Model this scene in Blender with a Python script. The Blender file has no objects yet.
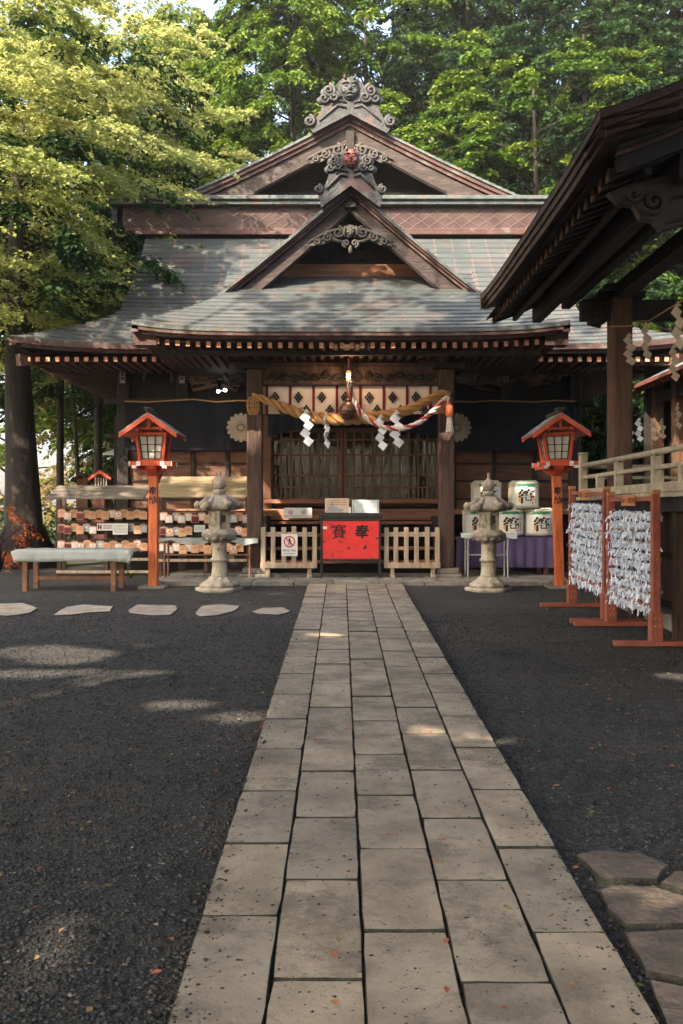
import bpy, bmesh, math, random
import numpy as np
from mathutils import Vector, Matrix, Euler
R = math.radians; PI = math.pi
random.seed(7); RS = np.random.RandomState(11)
scn = bpy.context.scene
COL = scn.collection
U = random.uniform

# ------------------------------------------------------------------ camera geometry
CAMH = 1.6; FPX = 1000.0; CX = 341.5; CY = 512.0 - 2.0
def gz(y):                       # the ground climbs gently up to the hall and is level from there
    return 0.03 * min(y, 15.15)
def Q(px, py, y): return Vector(((px - CX) * y / FPX, y, CAMH - (py - CY) * y / FPX))
def QX(px, y): return (px - CX) * y / FPX
def QZ(py, y): return CAMH - (py - CY) * y / FPX

# ------------------------------------------------------------------ materials
MATS = {}
def _nt(name):
    m = bpy.data.materials.new(name); m.use_nodes = True
    nt = m.node_tree; b = nt.nodes['Principled BSDF']
    return m, nt, b
def mat(name, c1, c2=None, scale=6, rough=.75, bump=.15, stretch=(1,1,1), c3=None, s3=40, amt3=.5, metal=0, spec=.35, tone=0, detail=6, th3=(.55,.7), bscale=None, coat=0):
    """noise mix c1/c2, blotches c3 and bump"""
    if name in MATS: return MATS[name]
    m, nt, b = _nt(name); N = nt.nodes; L = nt.links
    if c2 is None: c2 = tuple(x*.7 for x in c1)
    tc = N.new('ShaderNodeTexCoord'); mp = N.new('ShaderNodeMapping'); mp.inputs['Scale'].default_value = stretch
    L.new(tc.outputs['Object'], mp.inputs['Vector'])
    n1 = N.new('ShaderNodeTexNoise'); n1.inputs['Scale'].default_value = scale; n1.inputs['Detail'].default_value = detail; n1.inputs['Roughness'].default_value = .62
    L.new(mp.outputs[0], n1.inputs['Vector'])
    r1 = N.new('ShaderNodeValToRGB'); r1.color_ramp.elements[0].position = .34; r1.color_ramp.elements[1].position = .66
    r1.color_ramp.elements[0].color = (*c2, 1); r1.color_ramp.elements[1].color = (*c1, 1)
    L.new(n1.outputs[0], r1.inputs[0]); out = r1.outputs[0]
    if c3 is not None:
        n3 = N.new('ShaderNodeTexNoise'); n3.inputs['Scale'].default_value = s3; n3.inputs['Detail'].default_value = 5
        L.new(mp.outputs[0], n3.inputs['Vector'])
        r3 = N.new('ShaderNodeValToRGB'); r3.color_ramp.elements[0].position = th3[0]; r3.color_ramp.elements[1].position = th3[1]
        r3.color_ramp.elements[0].color = (0,0,0,1); r3.color_ramp.elements[1].color = (amt3,)*3 + (1,)
        L.new(n3.outputs[0], r3.inputs[0])
        mx = N.new('ShaderNodeMixRGB'); L.new(r3.outputs[0], mx.inputs[0]); L.new(out, mx.inputs[1]); mx.inputs[2].default_value = (*c3, 1); out = mx.outputs[0]
    if tone:
        at = N.new('ShaderNodeAttribute'); at.attribute_name = 'tone'
        mr = N.new('ShaderNodeMapRange'); mr.inputs[3].default_value = 1 - tone; mr.inputs[4].default_value = 1 + tone
        L.new(at.outputs['Fac'], mr.inputs[0])
        mm = N.new('ShaderNodeVectorMath'); mm.operation = 'SCALE'; L.new(out, mm.inputs[0]); L.new(mr.outputs[0], mm.inputs['Scale']); out = mm.outputs[0]
    L.new(out, b.inputs['Base Color'])
    b.inputs['Roughness'].default_value = rough; b.inputs['Metallic'].default_value = metal; b.inputs['Specular IOR Level'].default_value = spec
    if coat: b.inputs['Coat Weight'].default_value = coat
    if bump:
        nb = N.new('ShaderNodeTexNoise'); nb.inputs['Scale'].default_value = bscale or scale*4; nb.inputs['Detail'].default_value = 8
        L.new(mp.outputs[0], nb.inputs['Vector'])
        bp = N.new('ShaderNodeBump'); bp.inputs['Strength'].default_value = min(1, bump*2); bp.inputs['Distance'].default_value = .02
        L.new(nb.outputs[0], bp.inputs['Height']); L.new(bp.outputs[0], b.inputs['Normal'])
    MATS[name] = m; return m
def leafmat(name, cols, trans=.35):
    m, nt, b = _nt(name); N = nt.nodes; L = nt.links
    at = N.new('ShaderNodeAttribute'); at.attribute_name = 'tone'
    r = N.new('ShaderNodeValToRGB'); cr = r.color_ramp
    n = len(cols); cr.elements[0].position = 0; cr.elements[1].position = 1
    cr.elements[0].color = (*cols[0], 1); cr.elements[1].color = (*cols[-1], 1)
    for i in range(1, n-1):
        e = cr.elements.new(i/(n-1)); e.color = (*cols[i], 1)
    L.new(at.outputs['Fac'], r.inputs[0]); L.new(r.outputs[0], b.inputs['Base Color'])
    b.inputs['Roughness'].default_value = .6; b.inputs['Specular IOR Level'].default_value = .2
    tr = N.new('ShaderNodeBsdfTranslucent'); L.new(r.outputs[0], tr.inputs['Color'])
    mx = N.new('ShaderNodeMixShader'); mx.inputs[0].default_value = trans
    L.new(b.outputs[0], mx.inputs[1]); L.new(tr.outputs[0], mx.inputs[2]); L.new(mx.outputs[0], N['Material Output'].inputs['Surface'])
    MATS[name] = m; return m

M_gravelground = mat('dark_gravel_ground', (.055,.052,.048), (.022,.023,.023), 2.2, .9, .9, c3=(.13,.105,.085), s3=70, amt3=.55, th3=(.5,.62), bscale=95, detail=10)
def ground_material():
    m, nt, b = _nt('gravel_ground'); N = nt.nodes; L = nt.links
    tc = N.new('ShaderNodeTexCoord')
    def noise(s, d=8, ro=.6):
        n = N.new('ShaderNodeTexNoise'); n.inputs['Scale'].default_value = s; n.inputs['Detail'].default_value = d; n.inputs['Roughness'].default_value = ro
        L.new(tc.outputs['Object'], n.inputs['Vector']); return n.outputs[0]
    def ramp(src, p0, c0, p1, c1):
        r = N.new('ShaderNodeValToRGB'); e = r.color_ramp.elements
        e[0].position = p0; e[1].position = p1; e[0].color = (*c0, 1); e[1].color = (*c1, 1); L.new(src, r.inputs[0]); return r.outputs[0]
    def mix(f, a, bb, mode='MIX'):
        x = N.new('ShaderNodeMixRGB'); x.blend_type = mode; L.new(f, x.inputs[0]) if not isinstance(f, float) else setattr(x.inputs[0], 'default_value', f)
        L.new(a, x.inputs[1]); L.new(bb, x.inputs[2]) if not isinstance(bb, tuple) else setattr(x.inputs[2], 'default_value', (*bb, 1)); return x.outputs[0]
    fine = ramp(noise(26, 14, .95), .44, (.006,.009,.010), .60, (.125,.117,.105))
    vor = N.new('ShaderNodeTexVoronoi'); vor.inputs['Scale'].default_value = 75; L.new(tc.outputs['Object'], vor.inputs['Vector'])
    speck = N.new('ShaderNodeSeparateColor'); L.new(vor.outputs['Color'], speck.inputs[0])
    sp = ramp(speck.outputs[0], .80, (0,0,0), .95, (.6,.6,.6))
    c = mix(sp, fine, (.14,.128,.112))
    dusty = ramp(noise(.55, 5, .6), .45, (0,0,0), .72, (.6,.6,.6))
    c = mix(dusty, c, (.125,.105,.083))
    c = mix(ramp(noise(2.4, 9, .75), .53, (0,0,0), .66, (.7,.7,.7)), c, (.018,.021,.021))
    sx = N.new('ShaderNodeSeparateXYZ'); L.new(tc.outputs['Object'], sx.inputs[0])
    yr = N.new('ShaderNodeMapRange'); yr.inputs[1].default_value = 19.5; yr.inputs[2].default_value = 23; L.new(sx.outputs['Y'], yr.inputs[0])
    c = mix(yr.outputs[0], c, ramp(noise(3, 8), .4, (.03,.045,.012), .6, (.09,.10,.03)))
    L.new(c, b.inputs['Base Color']); b.inputs['Roughness'].default_value = .93; b.inputs['Specular IOR Level'].default_value = .2
    bp = N.new('ShaderNodeBump'); bp.inputs['Strength'].default_value = 1; bp.inputs['Distance'].default_value = .018
    ad = N.new('ShaderNodeMath'); ad.operation = 'ADD'; L.new(vor.outputs['Distance'], ad.inputs[0]); L.new(noise(130, 6, .7), ad.inputs[1])
    L.new(ad.outputs[0], bp.inputs['Height']); L.new(bp.outputs[0], b.inputs['Normal'])
    return m
M_ground = ground_material()
def slab_material():
    m, nt, b = _nt('path_slab_stone'); N = nt.nodes; L = nt.links
    tc = N.new('ShaderNodeTexCoord'); at = N.new('ShaderNodeAttribute'); at.attribute_name = 'tone'
    # every slab gets its own stretch of the patterns
    wv = N.new('ShaderNodeVectorMath'); wv.operation = 'ADD'; ml = N.new('ShaderNodeVectorMath'); ml.operation = 'SCALE'; ml.inputs[0].default_value = (7,3,5); L.new(at.outputs['Fac'], ml.inputs['Scale'])
    L.new(tc.outputs['Object'], wv.inputs[0]); L.new(ml.outputs[0], wv.inputs[1])
    def noise(sc, d=6, ro=.6):
        n = N.new('ShaderNodeTexNoise'); n.inputs['Scale'].default_value = sc; n.inputs['Detail'].default_value = d; n.inputs['Roughness'].default_value = ro; L.new(wv.outputs[0], n.inputs[0]); return n.outputs[0]
    def ramp(src, p0, c0, p1, c1):
        r = N.new('ShaderNodeValToRGB'); e = r.color_ramp.elements; e[0].position = p0; e[1].position = p1; e[0].color = (*c0,1); e[1].color = (*c1,1); L.new(src, r.inputs[0]); return r.outputs[0]
    def mix(f, a, c):
        x = N.new('ShaderNodeMixRGB'); L.new(f, x.inputs[0]); L.new(a, x.inputs[1]); x.inputs[2].default_value = (*c,1); return x.outputs[0]
    c = ramp(noise(2.6), .35, (.20,.158,.105), .65, (.41,.33,.225))
    c = mix(ramp(at.outputs['Fac'], .2, (0,0,0), 1, (.55,.55,.55)), c, (.20,.175,.135))
    c = mix(ramp(noise(2.2, 9, .8), .50, (0,0,0), .62, (.75,.75,.75)), c, (.105,.085,.06))
    c = mix(ramp(noise(9, 8, .75), .60, (0,0,0), .68, (.75,.75,.75)), c, (.07,.06,.045))
    c = mix(ramp(noise(48, 4, .6), .645, (0,0,0), .69, (.9,.9,.9)), c, (.035,.03,.025))
    c = mix(ramp(noise(110, 3, .6), .62, (0,0,0), .75, (.5,.5,.5)), c, (.40,.35,.28))
    L.new(c, b.inputs['Base Color']); b.inputs['Roughness'].default_value = .85
    a = N.new('ShaderNodeMath'); a.operation = 'MULTIPLY_ADD'; a.inputs[1].default_value = 2.2; L.new(noise(5, 3), a.inputs[0]); L.new(noise(80, 6, .7), a.inputs[2])
    bp = N.new('ShaderNodeBump'); bp.inputs['Strength'].default_value = .45; bp.inputs['Distance'].default_value = .012; L.new(a.outputs[0], bp.inputs['Height']); L.new(bp.outputs[0], b.inputs['Normal'])
    MATS['path_slab_stone'] = m; return m
M_slab = slab_material()
M_soil = mat('joint_soil', (.055,.05,.036), (.018,.018,.014), 20, .95, .6)
M_flag = mat('rough_flagstone', (.17,.125,.09), (.065,.055,.045), 5, .9, .6, c3=(.06,.065,.04), s3=9, amt3=.5, tone=.2, bscale=30)
M_pale = mat('pale_flat_stone', (.46,.375,.28), (.28,.225,.165), 5, .9, .4, tone=.1)
M_kerb = mat('kerb_stone', (.26,.24,.20), (.14,.135,.11), 6, .9, .5, c3=(.05,.07,.03), s3=7, amt3=.6, tone=.2)
M_roof = None
def roof_material(name, a, b2, pink, patch):
    m, nt, b = _nt(name); N = nt.nodes; L = nt.links
    tc = N.new('ShaderNodeTexCoord'); at = N.new('ShaderNodeAttribute'); at.attribute_name = 'tone'
    mp = N.new('ShaderNodeMapping'); mp.inputs['Scale'].default_value = (1,1,1); L.new(tc.outputs['Object'], mp.inputs[0])
    n = N.new('ShaderNodeTexNoise'); n.inputs['Scale'].default_value = .9; n.inputs['Detail'].default_value = 7; n.inputs['Roughness'].default_value = .65; L.new(mp.outputs[0], n.inputs[0])
    r = N.new('ShaderNodeValToRGB'); e = r.color_ramp.elements; e[0].position = .35; e[1].position = .62; e[0].color = (*a,1); e[1].color = (*b2,1)
    L.new(n.outputs[0], r.inputs[0])
    n2 = N.new('ShaderNodeTexNoise'); n2.inputs['Scale'].default_value = 1.6; n2.inputs['Detail'].default_value = 6; L.new(tc.outputs['Object'], n2.inputs[0])
    r2 = N.new('ShaderNodeValToRGB'); e = r2.color_ramp.elements; e[0].position = .5; e[1].position = .68; e[0].color = (0,0,0,1); e[1].color = (.75,.75,.75,1); L.new(n2.outputs[0], r2.inputs[0])
    mx = N.new('ShaderNodeMixRGB'); L.new(r2.outputs[0], mx.inputs[0]); L.new(r.outputs[0], mx.inputs[1]); mx.inputs[2].default_value = (*patch,1)
    mr = N.new('ShaderNodeMapRange'); mr.inputs[1].default_value = 0; mr.inputs[2].default_value = .8; mr.inputs[3].default_value = .72; mr.inputs[4].default_value = 1.25; L.new(at.outputs['Fac'], mr.inputs[0])
    sc = N.new('ShaderNodeVectorMath'); sc.operation = 'SCALE'; L.new(mx.outputs[0], sc.inputs[0]); L.new(mr.outputs[0], sc.inputs['Scale'])
    gt = N.new('ShaderNodeMath'); gt.operation = 'GREATER_THAN'; gt.inputs[1].default_value = .9; L.new(at.outputs['Fac'], gt.inputs[0])
    m2 = N.new('ShaderNodeMixRGB'); L.new(gt.outputs[0], m2.inputs[0]); L.new(sc.outputs[0], m2.inputs[1]); m2.inputs[2].default_value = (*pink,1)
    L.new(m2.outputs[0], b.inputs['Base Color']); b.inputs['Roughness'].default_value = .5; b.inputs['Metallic'].default_value = .25
    nb = N.new('ShaderNodeTexNoise'); nb.inputs['Scale'].default_value = 25; nb.inputs['Detail'].default_value = 6; L.new(tc.outputs['Object'], nb.inputs[0])
    bp = N.new('ShaderNodeBump'); bp.inputs['Strength'].default_value = .25; bp.inputs['Distance'].default_value = .02; L.new(nb.outputs[0], bp.inputs['Height']); L.new(bp.outputs[0], b.inputs['Normal'])
    MATS[name] = m; return m
M_roof = roof_material('patinated_copper_sheet', (.045,.06,.062), (.078,.09,.088), (.26,.13,.09), (.105,.078,.064))
M_roofedge = mat('shade_line_sheet_edge', (.045,.05,.05), (.03,.03,.03), 4, .6, .1)  # shade under each overlapping course, painted as a darker lip colour
M_fascia = mat('red_brown_copper', (.075,.032,.026), (.042,.021,.018), 5, .68, .2, metal=.0, c3=(.12,.15,.14), s3=5, amt3=.5)
def scale_copper():
    m, nt, b = _nt('copper_diamond_scales'); N = nt.nodes; L = nt.links
    tc = N.new('ShaderNodeTexCoord'); mp = N.new('ShaderNodeMapping'); mp.inputs['Rotation'].default_value = (R(90), R(40), 0)
    L.new(tc.outputs['Object'], mp.inputs[0])
    s = N.new('ShaderNodeSeparateXYZ'); L.new(tc.outputs['Object'], s.inputs[0])
    def line(sgn):
        a = N.new('ShaderNodeMath'); a.operation = 'MULTIPLY'; a.inputs[1].default_value = sgn*1.5; L.new(s.outputs['Z'], a.inputs[0])
        a2 = N.new('ShaderNodeMath'); a2.operation = 'ADD'; L.new(a.outputs[0], a2.inputs[0]); L.new(s.outputs['X'], a2.inputs[1])
        p = N.new('ShaderNodeMath'); p.operation = 'PINGPONG'; p.inputs[1].default_value = .17; L.new(a2.outputs[0], p.inputs[0])
        g = N.new('ShaderNodeMapRange'); g.inputs[1].default_value = 0; g.inputs[2].default_value = .03; L.new(p.outputs[0], g.inputs[0]); return g.outputs[0]
    mn = N.new('ShaderNodeMath'); mn.operation = 'MINIMUM'; L.new(line(1), mn.inputs[0]); L.new(line(-1), mn.inputs[1])
    n = N.new('ShaderNodeTexNoise'); n.inputs['Scale'].default_value = 2.5; n.inputs['Detail'].default_value = 6; L.new(tc.outputs['Object'], n.inputs[0])
    r = N.new('ShaderNodeValToRGB'); e = r.color_ramp.elements; e[0].position = .38; e[1].position = .65; e[0].color = (.034,.018,.016,1); e[1].color = (.062,.040,.036,1); L.new(n.outputs[0], r.inputs[0])
    mx = N.new('ShaderNodeMixRGB'); L.new(mn.outputs[0], mx.inputs[0]); mx.inputs[1].default_value = (.08,.06,.053,1); L.new(r.outputs[0], mx.inputs[2])
    L.new(mx.outputs[0], b.inputs['Base Color']); b.inputs['Roughness'].default_value = .7; b.inputs['Specular IOR Level'].default_value = .25
    bp = N.new('ShaderNodeBump'); bp.inputs['Strength'].default_value = .6; bp.inputs['Distance'].default_value = .02; bp.invert = True; L.new(mn.outputs[0], bp.inputs['Height']); L.new(bp.outputs[0], b.inputs['Normal'])
    return m
M_scales = scale_copper()
M_verdi = mat('green_patina_copper', (.08,.10,.095), (.04,.05,.047), 6, .55, .25, metal=.2, c3=(.16,.08,.06), s3=4, amt3=.6)
M_bargew = mat('weathered_bargeboard', (.040,.026,.021), (.02,.015,.013), 3, .7, .3, stretch=(1,1,3), c3=(.08,.065,.056), s3=3, amt3=.4)
M_carve = mat('weathered_carving', (.08,.073,.063), (.035,.031,.027), 9, .8, .4)
M_oni = mat('ridge_ornament_metal', (.042,.046,.046), (.02,.02,.02), 8, .55, .35, c3=(.10,.048,.036), s3=3, amt3=.7, metal=.2)
M_redmask = mat('red_mask_paint', (.17,.035,.028), (.09,.025,.02), 15, .6, .2, c3=(.3,.24,.2), s3=18, amt3=.6)
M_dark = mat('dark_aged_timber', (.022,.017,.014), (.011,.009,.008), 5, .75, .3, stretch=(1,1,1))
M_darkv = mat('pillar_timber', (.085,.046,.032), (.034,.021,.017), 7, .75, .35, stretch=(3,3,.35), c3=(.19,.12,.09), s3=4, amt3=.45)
M_panel = mat('brown_wall_panels', (.15,.075,.042), (.07,.037,.024), 5, .7, .25, stretch=(.5,1,3), tone=.3)
M_lat = mat('lattice_wood', (.16,.075,.04), (.085,.042,.026), 7, .65, .2)
M_plank = mat('sill_plank', (.30,.14,.075), (.17,.078,.045), 5, .65, .25, stretch=(.4,1,3))
M_rafter = mat('rafter_end_paint', (.62,.30,.18), (.40,.18,.11), 9, .7, .2)
M_rafterside = mat('rafter_wood', (.10,.045,.03), (.05,.025,.019), 6, .75, .2)
M_cloth = mat('black_cloth', (.011,.015,.022), (.007,.009,.013), 3, .95, .15)
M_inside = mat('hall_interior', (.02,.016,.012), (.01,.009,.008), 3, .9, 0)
M_white = mat('off_white_cloth', (.84,.76,.67), (.74,.66,.57), 3, .9, .12)
M_crimson = mat('crimson_ribbon', (.22,.012,.03), None, 20, .8, .1)
M_ink = mat('black_ink', (.012,.013,.014), None, 20, .7, 0)
M_straw = mat('straw_rope', (.82,.48,.19), (.52,.27,.10), 30, .85, .5, stretch=(1,3,3))
M_paper = mat('white_paper', (.70,.75,.82), (.55,.60,.68), 6, .85, .1, tone=.12)
M_shidegold = mat('tan_paper', (.60,.50,.38), (.45,.36,.26), 6, .85, .1)
M_bell = mat('bronze_bell', (.20,.10,.07), (.10,.05,.035), 8, .42, .2, metal=.6)
M_redrope = mat('red_cord', (.45,.05,.045), None, 40, .85, .3)
M_whiterope = mat('white_cord', (.75,.66,.60), None, 40, .85, .3)
M_beige = mat('beige_crest', (.50,.43,.35), (.38,.32,.26), 8, .9, .1)
M_verm = mat('vermilion_paint', (.62,.095,.035), (.47,.065,.025), 4, .5, .12, c3=(.22,.055,.03), s3=9, amt3=.7, th3=(.55,.68))
M_vermpost = mat('faded_vermilion_post', (.70,.185,.055), (.56,.12,.035), 4, .6, .2, stretch=(4,4,.5), c3=(.30,.085,.035), s3=5, amt3=.65, th3=(.52,.66))
M_boxred = mat('offertory_red_panel', (.72,.040,.038), (.62,.030,.03), 5, .55, .1, c3=(.045,.025,.03), s3=9, amt3=1.0, th3=(.625,.645))
M_black = mat('black_painted_wood', (.025,.03,.032), (.012,.014,.016), 6, .5, .2)
M_grill = mat('black_lattice_bar', (.02,.03,.03), None, 6, .6, .1)
M_pane = mat('frosted_lamp_pane', (.66,.63,.56), (.56,.53,.47), 6, .6, .05)
M_metal = mat('pale_metal_fitting', (.72,.72,.72), (.5,.5,.5), 20, .35, .05, metal=.6)
M_lichen = mat('lichen_granite', (.40,.355,.28), (.21,.175,.14), 7, .92, .6, c3=(.075,.06,.05), s3=4.5, amt3=.85, th3=(.50,.64), bscale=45)
M_lichenlow = mat('pale_granite', (.52,.46,.35), (.33,.29,.21), 7, .92, .6, c3=(.10,.085,.06), s3=5, amt3=.75, th3=(.52,.66), bscale=45)
M_bluecloth = mat('pale_blue_sheet', (.33,.36,.33), (.26,.29,.27), 4, .4, .15)
M_leg = mat('brown_table_leg', (.25,.115,.06), (.13,.06,.035), 8, .6, .2)
M_greyboard = mat('weathered_roof_board', (.15,.13,.105), (.085,.075,.06), 4, .85, .3, stretch=(.4,1,4))
M_yelboard = mat('mossy_roof_board', (.25,.195,.115), (.15,.125,.075), 4, .85, .3, stretch=(.4,1,4))
M_ema = mat('plaque_wood', (.62,.36,.21), (.50,.27,.15), 9, .7, .1, stretch=(.5,1,4), tone=.18)
M_emaw = mat('plaque_white', (.78,.73,.70), None, 9, .7, 0)
M_emar = mat('plaque_red', (.50,.06,.05), None, 9, .7, 0)
M_emab = mat('plaque_blue', (.16,.30,.45), (.5,.55,.55), 22, .7, 0)
M_emad = mat('plaque_maroon', (.16,.03,.04), None, 9, .7, 0)
M_grey = mat('silvered_fence_wood', (.46,.37,.27), (.27,.21,.155), 6, .8, .35, stretch=(3,3,.5), c3=(.30,.13,.06), s3=3.5, amt3=.6)
M_sign = mat('white_sign_board', (.75,.74,.72), (.66,.65,.62), 9, .5, .05)
M_signred = mat('sign_red', (.55,.03,.03), None, 9, .5, 0)
M_signblue = mat('sign_blue', (.03,.06,.22), None, 9, .5, 0)
M_signgrey = mat('sign_grey_print', (.30,.32,.33), None, 9, .5, 0)
M_woodnote = mat('tan_notice_board', (.58,.44,.33), (.45,.33,.24), 7, .7, .1)
M_greennote = mat('pale_green_notice', (.55,.62,.60), (.45,.52,.50), 9, .6, .1)
M_purple = mat('purple_cloth', (.115,.085,.185), (.085,.06,.14), 3, .9, .12)
M_barrel = mat('straw_barrel_wrap', (.62,.60,.47), (.45,.44,.33), 12, .85, .3, stretch=(1,1,5))
M_label = mat('barrel_label', (.73,.75,.70), (.64,.66,.60), 4, .7, .08)
M_green = mat('barrel_green', (.02,.26,.13), (.015,.18,.09), 12, .7, 0)
M_orange = mat('barrel_orange', (.85,.36,.05), (.75,.28,.04), 8, .7, 0)
M_steel = mat('grey_steel_leg', (.30,.31,.31), None, 10, .4, .05, metal=.5)
M_rack = mat('fortune_rack_red_brown', (.30,.085,.05), (.19,.055,.035), 6, .6, .15)
M_rackcap = mat('rack_cap_orange', (.50,.20,.07), None, 6, .6, .1)
M_stagewood = mat('stage_pillar_wood', (.125,.06,.032), (.055,.029,.019), 7, .75, .3, stretch=(4,4,.3))
M_rail = mat('weathered_railing', (.40,.34,.235), (.24,.20,.14), 7, .8, .3, stretch=(1,1,1))
M_bark_edge = mat('shingle_edge', (.105,.067,.046), (.05,.034,.026), 7, .8, .3, stretch=(1,1,4), tone=.25)
M_stageroof = mat('stage_roof_copper', (.22,.27,.29), (.14,.17,.18), 3, .5, .2, metal=.3)
M_bark = mat('tree_bark', (.032,.026,.021), (.012,.010,.009), 6, .95, .8, stretch=(2,2,.4))
M_plinth = mat('grey_plinth_stone', (.24,.225,.19), (.13,.125,.105), 4, .9, .4, c3=(.07,.08,.05), s3=5, amt3=.5)
M_stageboard = mat('under_stage_boards', (.13,.062,.035), (.06,.032,.02), 6, .8, .3, stretch=(4,4,.4), tone=.3)
M_corr = mat('gallery_red_wood', (.14,.04,.03), (.08,.025,.02), 6, .7, .2)
M_maple = leafmat('maple_leaves', [(.13,.165,.04),(.23,.27,.07),(.36,.39,.12),(.5,.48,.18)], .55)
M_leafy = leafmat('yellow_green_leaves', [(.014,.038,.004),(.032,.078,.007),(.075,.13,.011),(.15,.18,.018)], .38)
M_deep = leafmat('deep_green_leaves', [(.004,.015,.005),(.008,.028,.008),(.018,.048,.011),(.04,.078,.016)], .32)
M_glow = leafmat('sunlit_yellow_leaves', [(.12,.13,.03),(.25,.24,.06),(.42,.34,.12),(.6,.45,.25)], .5)
M_orangeleaf = leafmat('orange_leaves', [(.25,.05,.015),(.42,.10,.03),(.5,.2,.05)], .4)
M_canopy = leafmat('overhanging_leaves', [(.03,.055,.012),(.06,.10,.02),(.1,.15,.03)], .25)
M_fallen = leafmat('fallen_leaves', [(.22,.05,.03),(.36,.10,.05),(.30,.2,.07),(.08,.14,.03)], .1)
M_stones = mat('gravel_stones', (.042,.042,.040), (.012,.014,.015), 3, .9, .1, c3=(.14,.125,.105), s3=25, amt3=.6, tone=.55)
def glass_mat():
    m, nt, b = _nt('old_window_glass'); b.inputs['Base Color'].default_value = (.012,.014,.012,1)
    b.inputs['Roughness'].default_value = .06; b.inputs['IOR'].default_value = 1.62
    n = nt.nodes.new('ShaderNodeTexNoise'); n.inputs['Scale'].default_value = 3.5; tc = nt.nodes.new('ShaderNodeTexCoord'); mp = nt.nodes.new('ShaderNodeMapping'); mp.inputs['Scale'].default_value = (2.2,1,.35); nt.links.new(tc.outputs['Object'], mp.inputs[0]); nt.links.new(mp.outputs[0], n.inputs[0])
    bp = nt.nodes.new('ShaderNodeBump'); bp.inputs['Strength'].default_value = .6; bp.inputs['Distance'].default_value = .02
    nt.links.new(n.outputs[0], bp.inputs['Height']); nt.links.new(bp.outputs[0], b.inputs['Normal']); return m
M_glass = glass_mat()
def emit_mat(name, c, s):
    m, nt, b = _nt(name); b.inputs['Emission Color'].default_value = (*c,1); b.inputs['Emission Strength'].default_value = s; b.inputs['Base Color'].default_value = (*c,1); return m
M_bulb = emit_mat('warm_bulb', (1,.55,.28), 7); M_spot = emit_mat('white_spot', (.95,.95,1), 6)

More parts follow.
